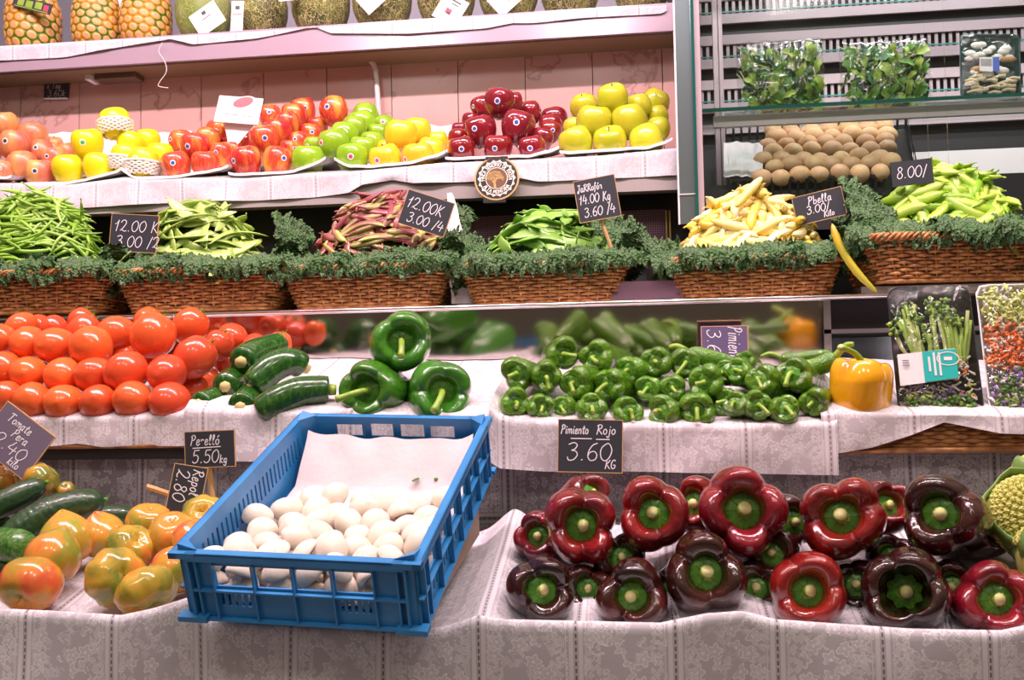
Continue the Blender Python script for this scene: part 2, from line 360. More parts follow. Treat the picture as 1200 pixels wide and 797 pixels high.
ORD = 'first second third fourth fifth sixth seventh eighth ninth tenth eleventh twelfth thirteenth fourteenth fifteenth sixteenth seventeenth eighteenth nineteenth twentieth'.split()
def nth(i, n):
    if n == 1: return 'alone'
    if i == 0: return 'leftmost'
    if i == n - 1: return 'rightmost'
    if i == n // 2 and n % 2: return 'middle one'
    return ORD[i] + ' from left' if i < n / 2 or n - 1 - i > 19 else ORD[n - 1 - i] + ' from right'
def look(loc, tilt=0., yaw=0., spin=0.):
    "rotation whose local Z axis points from loc to the camera, turned by yaw and tilted up"
    d = (EYE - Vector(loc)); d.normalize()
    d = Matrix.Rotation(math.radians(yaw), 3, 'Z') @ d
    ax = d.cross(Vector((0, 0, 1))); ax.normalize(); d = Matrix.Rotation(math.radians(tilt), 3, ax) @ d
    return d.to_track_quat('Z', 'Y').to_matrix() @ Matrix.Rotation(math.radians(spin), 3, 'Z')
# ------------------------------------------------------------------ the setting
YF, YT2, YR, YB, YS, YW, YT = 1.20, 1.60, 1.93, 1.95, 2.20, 2.64, 2.52
def X(px, py, Y): return at(px, py, Y).x
def Z(px, py, Y): return at(px, py, Y).z
def lerp(poly, x):
    xs = [p[0] for p in poly]; return float(np.interp(x, xs, [p[1] for p in poly]))
def boxm(name, mat, x0, x1, y0, y1, z0, z1, bev=0):
    g = G().box(((x0 + x1) / 2, (y0 + y1) / 2, (z0 + z1) / 2), (x1 - x0, y1 - y0, z1 - z0)); return g.mesh(name, mat, False)
s = Mt('hall_floor', (.28, .26, .25), .4); s.set('Base Color', s.ramp(s.noise(s.obj(), 6, 3), [(.3, (.22, .2, .19)), (.7, (.32, .3, .28))]))
struct('floor', boxm('floor', s.m, -3.2, 2.6, -2.5, 3.4, -.05, 0))
XL, XR = -2.15, 1.75
zr = Z(600, 357, YR)                      # the rail over the mirror
z2 = Z(395, 197, YS)                      # front edge of the apple shelf
xpost = X(793, 100, YS)
# cabinet carrying the whole display
cab = struct('trim_1', boxm('cabinet', plain('cabinet_laminate', (.35, .31, .30), .5), XL, XR, 1.26, 2.9, 0, .98))
# base under the upper tiers
struct('trim_2', boxm('tier_base', M['dark'], XL, XR, 1.66, 2.9, .98, 1.27))
struct('trim_3', boxm('basket_deck', M['dark'], XL, XR, 1.99, 2.9, 1.27, zr - .006))
# rail: chrome nosing along the front edge of the basket deck
g = G().box(((XL + XR) / 2, YR + .04, zr - .004), (XR - XL, .10, .006))
g.tube([(XL, YR - .010, zr - .003), (XR, YR - .010, zr - .003)], .0045, 8)
struct('trim_4', g.mesh('rail', M['chrome']))
# mirror strip leaning over the second tray
xm0, xm1 = XL, X(965, 400, 1.95)
zb, zt = Z(600, 436, 1.965), zr - .006
g = G(); g.add([(xm0, 1.968, zb), (xm1, 1.968, zb), (xm1, 1.946, zt), (xm0, 1.946, zt), (xm0, 1.978, zb), (xm1, 1.978, zb), (xm1, 1.956, zt), (xm0, 1.956, zt)],
               [(0, 1, 2, 3), (4, 7, 6, 5), (0, 4, 5, 1), (3, 2, 6, 7), (0, 3, 7, 4), (1, 5, 6, 2)])
struct('trim_5', g.mesh('mirror', M['steel'], False))
# steel frame to the right of the mirror
xf0, xf1 = X(966, 400, 1.95), XR
g = G(); g.box(((xf0 + xf1) / 2, 1.965, Z(1000, 388, 1.96)), (xf1 - xf0, .02, .008)); g.box((xf0 + .008, 1.965, (zb + zt) / 2), (.014, .02, zt - zb + .01))
g.box(((xf0 + xf1) / 2, 1.985, zb + .02), (xf1 - xf0, .006, .07), None, 1)
struct('trim_6', g.mesh('steel_frame', [M['grey'], M['bluish']], False))
# shelf for the apples
zl = Z(560, 232, YS)
struct('trim_7', boxm('apple_shelf_front', M['fascia'], XL, xpost, YS, YS + .035, zl, z2 - .006))
struct('trim_8', boxm('apple_shelf_base', M['dark'], XL, xpost, YS + .02, 2.9, zl + .02, z2 - .012))
struct('trim_9', boxm('recess_back', M['dark'], XL, XR, YS + .12, YS + .14, zr - .02, zl + .03))
xg0, xg1 = X(500, 290, YS), X(783, 290, YS)
t = struct('trim_10', boxm('perforated_panel', M['perf'], xg0, xg1, YS + .10, YS + .106, Z(760, 292, YS + .1), Z(760, 246, YS + .1)))
g = G()
for k in range(2): g.box((X(783 + k * 4 - 2, 260, YS + .09), YS + .095, Z(780, 265, YS + .09)), (.004, .006, .075))
obj('vent_bar', g.mesh('vent_bar', plain('yellow_vent_bar', (.65, .45, .15), .4), False), t)
struct('trim_11', boxm('violet_shelf_strip', plain('violet_metal', (.30, .17, .24), .3, Metallic=.3), X(700, 340, 1.99), X(800, 340, 1.99), 1.97, 2.12, zr + .0, Z(740, 331, 1.99)))
struct('trim_12', boxm('grey_bracket_post', plain('bracket_metal', (.16, .13, .15), .4), X(758, 320, 2.05), X(780, 320, 2.05), 2.03, 2.10, zr, Z(768, 306, 2.05)))
# marble wall: separate tiles on a dark backing
ztop = Z(395, 60, YT)
wb = struct('wall_back', boxm('wall_back', plain('grout', (.16, .09, .08), .9), XL, xpost, YW + .008, YW + .03, z2 - .02, ztop + .02))
jp = [-130, -55, 24, 93, 165, 236, 309, 383, 459, 537, 616, 695, 777, 794]
for a, b in zip(jp, jp[1:]):
    xa, xb = X(a, 120, YW), X(b, 120, YW)
    obj('tile', boxm('tile', M['marble'], xa + .0012, xb - .0012, YW, YW + .010, z2 - .01, ztop + .01), wb)
struct('wall_rear', boxm('wall_rear', plain('grey_rear_panel', (.16, .17, .20), .4), -3.0, 2.4, 3.0, 3.05, 0, 3.3))
# top shelf
zd = Z(0, 53, YT)
ts = struct('trim_13', boxm('top_shelf', plain('top_shelf_enamel', (.50, .39, .47), .2, Metallic=.3), XL - .3, X(790, 20, YT), YT, 3.0, ztop, zd - .003))
struct('trim_14', boxm('dark_gap_strip', M['dark'], X(790.5, 20, YT), X(793, 20, YT), YT + .002, 2.9, ztop - .004, zd + .4))  # dark strip standing in for the shaded gap beside the shelf
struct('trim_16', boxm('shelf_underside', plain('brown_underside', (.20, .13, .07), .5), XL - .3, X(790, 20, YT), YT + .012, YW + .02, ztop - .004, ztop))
# light fitting and cable duct below the top shelf
g = G().box((X(141, 90, 2.60), 2.595, Z(140, 89, 2.60)), (.125, .05, .032)).box((X(109, 88, 2.6), 2.595, Z(109, 90, 2.6)), (.014, .052, .034), None, 1)
thing('light_fitting', 'dark boxy light fitting with a white end cap under the top shelf', 'light fitting', None, (), None, g.mesh('light_fitting', [plain('brown_housing', (.12, .075, .045), .5), M['white']], False))
p = [at(x, y, 2.615) for x, y in [(408, 66.5), (420, 67), (432, 70), (439, 78), (441, 92), (443, 118), (445, 150)]]
cdm = thing('cable_duct', 'white plastic cable duct bending down the marble wall', 'cable duct', None, (), None,
            G().tube(cat(p, 24), .0095, 10, flat=.8).mesh('cable_duct', plain('duct_plastic', (.66, .60, .58), .3)))
obj('screw', G().box(at(437.5, 93, 2.603), (.003, .002, .003)).mesh('screw', M['dark']), cdm)
obj('end_plug', G().box(at(407, 67, 2.61), (.013, .014, .009)).mesh('end_plug', M['dark']), cdm)

# ------------------------------------------------------------------ cloths
def drape(name, label, mat, Y, lip, bot, back, x0, x1, nx=160, nd=14, fold=.006, fl=.16, seed=0, group=None, cat_='cloth', extra=None, round_=.006, out=0., ends=0.):
    "cloth lying on a surface (back: [(dY, dz)] from the lip) and hanging from its front edge; lip and bot are photo-height polylines"
    P = []; UV = []
    for i in range(nx):
        px = x0 + (x1 - x0) * i / (nx - 1)
        L = at(px, lerp(lip, px), Y); B = at(px, lerp(bot, px), Y); row = []; uvr = []
        s = 0
        for dy, dz in reversed(back):
            e = extra(px, dy) if extra else 0
            row.append((L.x, L.y + dy, L.z + dz + e)); 
        row.append((L.x, L.y + round_, L.z + .0)); row.append((L.x, L.y + round_ * .3, L.z - round_ * .35))
        h = L.z - B.z
        for k in range(1, nd + 1):
            q = k / nd
            f = fold * q * (1.2 * nz(L.x / fl * 1.0, seed, q * .7) * 2 + .35 * nz(L.x / fl * 4, seed + 5, q))
            row.append((L.x + .3 * f, L.y - out * q - abs(f) * .3 + f, L.z - round_ * .35 - (h - round_ * .35) * q))
        r = np.array(row); dl = np.concatenate([[0], np.cumsum(np.linalg.norm(np.diff(r, axis=0), axis=1))])
        k0 = len(back); dl -= dl[k0]
        for k, q in enumerate(r): uvr.append((q[0], dl[k]))
        P.append(r); UV.append(uvr)
    me = sheet_mesh(name, np.array(P), np.array(UV), mat)
    return thing(name, label, cat_, None, (), group, me)
def bump_back(px, dy):
    return .018 * math.exp(-((px - 560) / 28) ** 2) * min(1, dy / .05) + .006 * nz(px / 60, dy * 9, 3) * min(1, dy / .04)
LIP = [(-60, 712), (64, 717), (139, 722), (177, 714), (222, 700), (240, 728), (480, 742), (520, 735), (560, 722), (593, 727), (774, 731), (828, 720), (870, 717), (910, 727), (1068, 738), (1175, 740), (1260, 722)]
back = [(d, -.024 * math.sin(min(d / .045, 1) * math.pi / 2) + .26 * max(0, d - .045)) for d in (.008, .016, .025, .035, .045, .07, .1, .14, .18, .22, .26, .30, .34, .385)]
drape('lace_tablecloth', 'long white lace cloth over the lowest tray, hanging down its front', M['lace'], YF, LIP, [(-60, 980), (1260, 990)], back, -70, 1280, 300, 40, .016, .2, 1, extra=bump_back)
drape('lace_backcloth', 'lace cloth hanging behind the lowest tray, shade put into its grey colour', M['laceshade'], 1.632, [(-80, 505), (1260, 505)], [(-80, 640), (1260, 620)], [(.02, 0)], -80, 1270, 240, 14, .008, .1, 4, extra=None)
bt = [(d, .26 * d) for d in (.02, .06, .1, .14, .18, .22, .26, .30, .365)]
drape('lace_runner', 'white lace cloth under the ripe red tomatoes with a scalloped hem', M['lace2'], YT2, [(-80, 490), (38, 489), (175, 487), (208, 483), (225, 480)], [(-80, 522), (62, 523), (90, 520), (123, 524), (160, 522), (208, 523), (225, 522)], bt, -90, 218, 90, 10, .003, .1, 7, extra=lambda p, d: .004 * nz(p / 50, d * 12, 5))
drape('lace_runner', 'white lace cloth under the courgettes, beside the tomatoes', M['lace2'], YT2 - .008, [(210, 476), (225, 478), (300, 481), (370, 483), (460, 486), (575, 484)], [(210, 540), (360, 541), (575, 530)], [(a, b + .004) for a, b in bt], 216, 576, 110, 12, .004, .1, 9, extra=lambda p, d: .004 * nz(p / 50, d * 12, 6))
drape('lace_runner', 'white lace cloth under the small green peppers, floral hem hanging low', M['lace2'], YT2 - .012, [(570, 470), (582, 486), (600, 491), (700, 496), (860, 498), (975, 494), (985, 490)], [(570, 540), (585, 549), (640, 553), (700, 552), (860, 555), (985, 557)], bt, 573, 981, 150, 14, .005, .12, 12, extra=lambda p, d: .004 * nz(p / 50, d * 12, 8))
drape('lace_runner', 'white lace cloth under the yellow pepper and packaged vegetables, hem wavy', M['lace2'], YT2 - .006, [(960, 484), (982, 481), (1047, 483), (1260, 486)], [(960, 532), (982, 531), (1019, 525), (1064, 511), (1106, 495), (1132, 500), (1172, 508), (1260, 511)], bt, 962, 1262, 110, 12, .004, .1, 15, extra=lambda p, d: .004 * nz(p / 50, d * 12, 9))
# structure under the second tray
x0, x1 = XL, XR
g = G(); zf = Z(600, 495, YT2) - .006
g.add([(x0, YT2 + .012, zf - .03), (x1, YT2 + .012, zf - .03), (x1, YT2 + .36, zf + .075), (x0, YT2 + .36, zf + .075), (x0, YT2 + .012, zf - .05), (x1, YT2 + .012, zf - .05), (x1, YT2 + .36, zf + .0), (x0, YT2 + .36, zf + .0)],
      [(0, 1, 2, 3), (0, 4, 5, 1), (4, 7, 6, 5), (3, 2, 6, 7), (0, 3, 7, 4), (1, 5, 6, 2)])
struct('trim_15', g.mesh('second_tray', M['dark'], False))

# woven trays whose fronts show under the cloths
def weave_flat(x0, x1, Y, z0, z1, rows, mat, step=.016):
    g = G(); n = int((x1 - x0) / step * 4)
    for k in range(rows):
        z = z0 + (z1 - z0) * (k + .5) / rows; xs = np.linspace(x0, x1, n)
        ph = np.pi * (np.arange(n) / 4 + k)
        g.tube(np.stack([xs, Y + .0022 * np.sin(ph), np.full(n, z)], 1), (z1 - z0) / rows * .66, 5, flat=1)
    return g.mesh('weave', mat)
def wicker_tray(label, px0, px1, ytop, ybot, rows, mat):
    xa, xb = X(px0, ybot, YT2), X(px1, ybot, YT2); zt_, zb_ = Z(px0, ytop, YT2), Z(px0, ybot, YT2)
    base = boxm('base', M['wickerdark'], xa, xb, YT2 + .012, YT2 + .024, zb_, zt_ - .004)
    t = thing('wicker_tray', label, 'basket', None, [('base', base), ('rim', G().tube([(xa, YT2 + .006, zb_), (xb, YT2 + .006, zb_)], .005, 8).mesh('rim', mat))])
    obj('weave', weave_flat(xa, xb, YT2 + .010, zb_ + .004, zt_, rows, mat), t, kind='stuff')
wicker_tray('brown wicker tray whose rim shows below the tomato cloth', -80, 214, 505, 525, 4, M['wickerdark'])
wicker_tray('brown wicker tray showing under the wavy cloth hem, behind the dark red peppers', 985, 1262, 492, 529, 7, M['wickerdark'])

# apple shelf cloth, top shelf cloth
bs = [(d, .22 * d) for d in (.02, .05, .1, .16, .22, .28, .34, .40, .43)]
drape('lace_valance', 'white lace edging hanging along the apple shelf', M['lacewhite'], YS - .006, [(-60, 217), (0, 214), (90, 214), (150, 207), (290, 208), (350, 203), (413, 200), (520, 190), (620, 186), (700, 182), (790, 173), (800, 172)],
      [(-60, 247), (0, 244), (93, 244), (195, 238), (250, 236), (300, 235), (367, 231), (410, 226), (425, 217), (460, 211), (485, 215), (555, 213), (605, 208), (630, 213), (675, 211), (797, 205)], bs, -70, 797, 220, 10, .004, .1, 21, extra=lambda p, d: .006 * nz(p / 40, d * 9, 2))
drape('lace_valance', 'white lace edging hanging along the top shelf of pineapples and melons', M['lacewhite'], YT - .006, [(-60, 57), (0, 53), (300, 36), (600, 16), (781, 5)],
      [(-60, 74), (0, 71), (75, 67), (135, 56), (200, 46), (226, 52), (300, 45), (345, 36), (367, 31), (388, 39), (480, 40), (570, 33), (600, 27), (625, 27), (687, 21), (775, 16), (783, 11)], [(.02, 0), (.1, 0), (.3, 0), (.46, 0)], -80, 781, 220, 6, .002, .1, 25)
p = [at(x, y, YT - .016) for x, y in [(190, 50), (186, 60), (193, 72), (195, 84), (187, 96), (186, 101), (197, 103)]]
thing('string', 'thin white string dangling from the top shelf edge', 'string', None, (), None, G().tube(cat(p, 30), .0011, 6).mesh('string', M['white']))
# ------------------------------------------------------------------ produce shapes (unit radius, axis Z)
def bvh(v, f): return BVHTree.FromPolygons([tuple(x) for x in v], [tuple(q) for q in f])
def decal(v, f, az, el, r, mats, rings=((1., 0), (.62, 1)), name='sticker', aspect=1.):
    "round sticker moulded to the body: concentric discs of different colours"
    T = bvh(v, f); d0 = Vector((math.cos(el) * math.cos(az), math.cos(el) * math.sin(az), math.sin(el)))
    a = d0.cross(Vector((0, 0, 1))).normalized(); b = a.cross(d0); g = G()
    for k, (q, mi) in enumerate(rings):
        n = 16; V = []
        for rr in (0, .5, 1.):
            for j in range(n):
                th = j / n * 2 * math.pi; w_ = aspect if k else 1.
                d = (d0 + (a * math.cos(th) * w_ + b * math.sin(th)) * r * q * rr).normalized()
                h = T.ray_cast(d * 3, -d)[0]; V.append(tuple(h + d * (.008 + .006 * k)) if h else tuple(d))
        g.add(V, [(i * n + j, i * n + (j + 1) % n, (i + 1) * n + (j + 1) % n, (i + 1) * n + j) for i in range(2) for j in range(n)], mi)
    return g.mesh(name, mats)
APPLE = [(0, .58), (.08, .62), (.24, .84), (.5, .95), (.82, .78), (1, .28), (.97, -.2), (.80, -.62), (.52, -.86), (.28, -.9), (.1, -.78), (0, -.74)]
TALL = [(0, .62), (.08, .68), (.24, .92), (.5, 1.02), (.84, .84), (1, .35), (.93, -.2), (.72, -.68), (.46, -.94), (.28, -.98), (.1, -.84), (0, -.8)]
def apple_kind(key, mat, prof, st, lobes=.03, tall=False):
    out = []
    for k in range(3):
        ph = k * 1.3
        v, f = lathe(prof, 28, 22, lambda R, Z_, T, t: (R * (1 + lobes * np.cos(5 * T + ph) * (.4 + t) + .02 * np.cos(2 * T + ph)), Z_ * (1 + .03 * np.cos(2 * T + ph * 2)) + lobes * .8 * np.cos(5 * T + ph) * (t > .5)))
        body = G().add(v, f).mesh('body', mat)
        stalk = G().tube([(0, 0, .56), (.02, .01, .8), (.07, .03, 1.02)], [.035, .03, .045], 6).mesh('stalk', M['stemdark'])
        stick = decal(v, f, -math.pi / 2 + .35 * (k - 1), .15, .20, st) if st else None
        out.append((body, stalk, stick))
    return out
AK = {
    'gala': apple_kind('gala', M['gala'], TALL, [M['stick_white'], M['stick_blue']]),
    'pink': apple_kind('pink', M['pinkapple'], APPLE, [M['stick_white'], M['stick_black']]),
    'dark': apple_kind('dark', M['darkapple'], TALL, [M['stick_white'], M['stick_blue']], .05),
    'green': apple_kind('green', M['greenapple'], APPLE, [M['stick_white'], M['stick_red']], .03),
    'yellow': apple_kind('yellow', M['yellowapple'], APPLE, [M['stick_white'], M['stick_red']], .015),
    'lemon': apple_kind('lemon', M['lemonapple'], TALL, [M['stick_white'], M['stick_green']], .015),
    'russet': apple_kind('russet', M['russet'], APPLE, None, .02),
}
def foam_net():
    g = G(); n = 15
    def P(t, th): 
        z = -.74 + .80 * t; r = 1.09 * math.sqrt(max(.05, 1 - (z * .82) ** 2)) + .05 * t
        return (r * math.cos(th), r * math.sin(th), z)
    for k in range(n):
        for sg in (1, -1):
            g.tube([P(t, k / n * 2 * math.pi + sg * (t * 1.5)) for t in np.linspace(0, 1, 13)], .075, 6)
    g.tube([P(1, th) for th in np.linspace(0, 2 * math.pi, 41)], .10, 6)
    return g.mesh('foam_net', plain('white_foam', (.86, .84, .74), .7))
NET = foam_net()
rng = random.Random(11)
def pile(kind, items, Y0, name, lab, group, net=(), sticker=.6, tilt=.3, ztilt=.5, cat_='apple', Yoff=0):
    "items: (row, px, py, radius px, dY)"
    rows = {}
    for it in items: rows.setdefault(it[0], []).append(it)
    for rw, its in rows.items():
        its.sort(key=lambda i: i[1])
        for i, (_, px, py, r, dy) in enumerate(its):
            Y = Y0 + dy; c = at(px, py, Y); R = r * pxm(px, py, Y)
            body, stalk, stick = rng.choice(AK[kind])
            rot = Euler((rng.uniform(-.1, tilt), rng.uniform(-tilt, tilt) * .7, rng.uniform(-ztilt, ztilt)))
            parts = [('body', body), ('stalk', stalk)]
            if stick and rng.random() < sticker: parts.append(('sticker', stick))
            isnet = (px, py) in net
            if isnet: parts.append(('foam_net', NET, None, (), {}))
            n = len(its); w_ = nth(i, n)
            l = f"{lab}, {w_} in the {rw}" if w_ != 'alone' else f"{lab}, the only one in the {rw}"
            if isnet: l = l.replace('apple', 'apple in a white foam net', 1)
            thing(name, l, cat_, TRS(c, rot, R), parts, group)
K = .0
pile('pink', [('front row', 3, 202, 14, .0), ('front row', 26, 196, 18, .03), ('front row', 47, 204, 17, .0), ('front row', 65, 187, 14, .05),
              ('middle row', 17, 171, 18, .06), ('middle row', 49, 180, 15, .10), ('middle row', 62, 172, 12, .2), ('middle row', 79, 179, 11, .2),
              ('back row', 3, 148, 17, .12), ('back row', 38, 161, 17, .14), ('front row', -22, 200, 16, .02), ('middle row', -16, 180, 16, .08)], YS + .04, 'apple', 'pinkish red apple', 'pinkish red apples at the shelf end', sticker=.7)
pile('lemon', [('front row', 80, 201, 18, .0), ('front row', 116, 199, 18, .01), ('middle row', 103, 171, 18.5, .06), ('top row', 135, 146, 17.5, .11),
               ('front row', 147, 187, 17, .02), ('middle row', 152, 170, 15, .12), ('top row', 173, 168, 15, .17), ('middle row', 188, 184, 15, .10), ('front row', 168, 193, 18, .0)],
     YS + .04, 'apple', 'bright yellow apple', 'bright yellow apples', net=((135, 146), (147, 187), (168, 193)), sticker=.4)
pile('gala', [('front row', 207, 196, 17, .0), ('front row', 241, 194, 16, .01), ('front row', 289, 191, 18, .0), ('front row', 325, 191, 17.5, .0),
              ('second row', 229, 174, 17.5, .06), ('second row', 260, 182, 14, .08), ('second row', 311, 165, 17.5, .06), ('second row', 273, 178, 11, .12), ('second row', 340, 177, 12, .07),
              ('third row', 244, 166, 15, .12), ('third row', 271, 174, 13, .16), ('third row', 325, 157, 17, .11), ('third row', 351, 168, 12.5, .12), ('third row', 285, 168, 12, .18), ('third row', 212, 168, 14, .2),
              ('fourth row', 256, 157, 15, .19), ('fourth row', 337, 148, 16, .17), ('fourth row', 364, 159, 13, .19), ('fourth row', 294, 156, 13, .24),
              ('back row', 345, 138, 15.5, .23), ('back row', 356, 131, 15, .29), ('back row', 372, 150, 12.5, .27), ('back row', 392, 132, 17, .25), ('back row', 317, 138, 13.5, .31)],
     YS + .04, 'apple', 'red and yellow streaked apple', 'red and yellow streaked apples', sticker=.75)
pile('green', [('front row', 361, 189, 18.5, .0), ('front row', 413, 186, 18.5, .0), ('second row', 368, 173, 13, .08), ('second row', 392, 170, 18.5, .05), ('second row', 425, 176, 16, .06),
               ('third row', 403, 160, 16.5, .10), ('third row', 436, 169, 14.5, .12), ('fourth row', 415, 152, 15.5, .16), ('fourth row', 443, 158, 13, .2),
               ('back row', 424, 146, 16, .22), ('back row', 429, 138, 16, .28), ('back row', 450, 149, 13, .27)], YS + .04, 'apple', 'bright green apple', 'bright green apples', sticker=.6)
pile('yellow', [('front row', 452, 188, 18.5, .0), ('front row', 491, 186, 19, .0), ('second row', 453, 176, 12, .1), ('second row', 504, 178, 16, .07), ('second row', 513, 167, 13, .13),
                ('top row', 470, 160, 19, .05), ('top row', 489, 155, 17, .12)], YS + .04, 'apple', 'golden yellow apple', 'golden yellow apples', sticker=.6, tilt=.5)
pile('dark', [('front row', 542, 178, 17, .0), ('front row', 583, 176, 17, .0), ('front row', 624, 177, 17, .0),
              ('second row', 538, 165, 13, .07), ('second row', 564, 155, 18, .04), ('second row', 606, 151, 20, .04), ('second row', 635, 165, 14, .06),
              ('third row', 540, 155, 11, .14), ('third row', 552, 144, 11, .15), ('third row', 644, 156, 13, .13),
              ('top row', 585, 122, 18, .08), ('back row', 565, 127, 13, .16), ('back row', 600, 123, 14, .14), ('back row', 622, 133, 13, .2), ('back row', 644, 150, 14, .19), ('back row', 649, 143, 16, .25)],
     YS + .04, 'apple', 'glossy dark red apple', 'glossy dark red apples', sticker=.75)
pile('russet', [('front row', 675, 168, 19.5, .0), ('front row', 715, 168, 19.5, .0), ('front row', 758, 166, 19.5, .0),
                ('second row', 696, 145, 21, .04), ('second row', 738, 144, 21, .04), ('second row', 672, 150, 12, .1), ('second row', 771, 152, 14, .09),
                ('third row', 770, 138, 14, .15), ('third row', 749, 126, 15, .13), ('top row', 718, 117, 18.5, .08), ('back row', 685, 127, 16.5, .16), ('back row', 767, 122, 16.5, .22)],
     YS + .04, 'apple', 'large yellow green apple', 'large yellow green apples', sticker=0, tilt=.6)
# paper liners under the apple groups
def liner(label, x0, x1, yl, Y=YS - .004, depth=.36, seed=0, mat='white', h=.008):
    P = []; UV = []; nx = 40
    for i in range(nx):
        px = x0 + (x1 - x0) * i / (nx - 1); L = at(px, lerp(yl, px), Y); q = i / (nx - 1)
        e = .008 * (max(0, 1 - q * 14) + max(0, 1 - (1 - q) * 14))
        row = []
        for d, z in ((-.002, -.0015), (-.003, h * .6), (.006, h * .3), (.02, .001), (.1, .022), (.2, .044), (.3, .067), (depth, .066 + .02)):
            n_ = .005 * nz(px / 17 + seed, d * 14) * min(1, .3 + abs(d) * 5)
            row.append((L.x, L.y + d, L.z + z + n_ + e * (1 if d > 0 else .5) + .004))
        P.append(row); UV.append([(r[0], r[1]) for r in row])
    thing('paper_liner', label, 'paper', None, (), None, sheet_mesh('paper_liner', np.array(P), np.array(UV), M[mat]))
liner('white paper liner under the pinkish red apples', -60, 14, [(-60, 212), (14, 211)], seed=1)
liner('white paper liner under the bright yellow apples', 66, 142, [(66, 220), (100, 214), (142, 203)], seed=2)
liner('white paper liner curling under the netted yellow apples and streaked apples', 142, 268, [(142, 203), (160, 212), (200, 211), (245, 204), (268, 199)], seed=3)
liner('white paper liner under the red and yellow apples beside the green ones', 268, 382, [(268, 208), (300, 207), (345, 204), (382, 190)], seed=4)
liner('white paper liner under the green and golden apples', 392, 522, [(392, 191), (410, 198), (440, 198), (480, 194), (522, 183)], seed=5)
liner('white paper liner under the dark red apples', 522, 655, [(522, 190), (560, 188), (620, 186), (655, 178)], seed=6)
liner('white paper liner under the large yellow green apples', 656, 788, [(656, 183), (700, 180), (760, 176), (788, 168)], seed=7)
# crumpled tissue along the wall
def tissue(label, x0, x1, y0, y1, seed, Y=YW - .025):
    P = []; UV = []
    for i in range(50):
        px = x0 + (x1 - x0) * i / 49; A = at(px, y0 + 5 * nz(px / 23, seed), Y); B = at(px, y1, Y - .06); row = []
        for k in range(12):
            q = k / 11; row.append((A.x, A.y + (B.y - A.y) * q + .008 * nz(px / 9, q * 5, seed), A.z + (B.z - A.z) * q))
        P.append(row); UV.append([(r[0], r[2]) for r in row])
    thing('tissue_paper', label, 'paper', None, (), None, sheet_mesh('tissue_paper', np.array(P), np.array(UV), M['tissue']))
tissue('crumpled white tissue along the wall behind the yellow apples', 52, 225, 155, 190, 1)
tissue('crumpled white tissue along the wall beyond the golden apples', 490, 560, 146, 178, 2)

# ------------------------------------------------------------------ tomatoes of the second tray
TOM = [(0, .74), (.12, .80), (.42, .90), (.80, .66), (1, .10), (.93, -.36), (.64, -.78), (.28, -.96), (.08, -1.02), (0, -1.03)]
def tomato_kinds(mats, mod=None, prof=TOM, cal=True):
    out = []
    for k in range(4):
        ph = k * 2.1
        fn = mod(k) if mod else (lambda R, Z_, T, t, ph=ph: (R * (1 + .02 * np.cos(3 * T + ph) + .02 * np.cos(2 * T + ph)), Z_ * (1.05 + .06 * (k % 2))))
        v, f = lathe(prof, 28, 20, fn); body = G().add(v, f).mesh('body', mats)
        g = G()
        for j in range(6):
            a = j / 6 * 6.28 + ph; c, s_ = math.cos(a), math.sin(a)
            g.tube(cat([(0, 0, .80), (.18 * c, .18 * s_, .92), (.38 * c, .38 * s_, .98 + .1 * (j % 2)), (.5 * c, .5 * s_, .90 + .2 * (j % 3))], 7), [.05, .06, .06, .05, .04, .025, .01], 5, flat=.5)
        g.tube([(0, 0, .78), (.03, 0, 1.0), (.1, .05, 1.16)], .05, 6)
        out.append((body, g.mesh('calyx', M['calyx'])))
    return out
TK = tomato_kinds(M['tomato'])
def tomatoes(items, Y0, kinds, lab, group, calyx=.0, where='pile', rotf=None, name='tomato'):
    rows = {}
    for it in items: rows.setdefault(it[0], []).append(it)
    for rw, its in rows.items():
        its.sort(key=lambda i: i[1])
        for i, it in enumerate(its):
            _, px, py, r, dy = it[:5]; Y = Y0 + dy; c = at(px, py, Y); R = r * pxm(px, py, Y)
            body, cal = rng.choice(kinds)
            face = it[5] if len(it) > 5 else 0
            rot = Euler((rng.uniform(-2.1, -1.1), rng.uniform(-.5, .5), rng.uniform(-.6, .6))) if not face else Euler((rng.uniform(-.5, .3), rng.uniform(.2, .7), 0))
            w_ = nth(i, len(its))
            thing(name, f"{lab}, {w_} in the {rw}", 'tomato', TRS(c, rot, (R * rng.uniform(.96, 1.04), R, R * rng.uniform(.95, 1.05))), [('body', body)] + ([('calyx', cal)] if face or rng.random() < calyx else []), group)
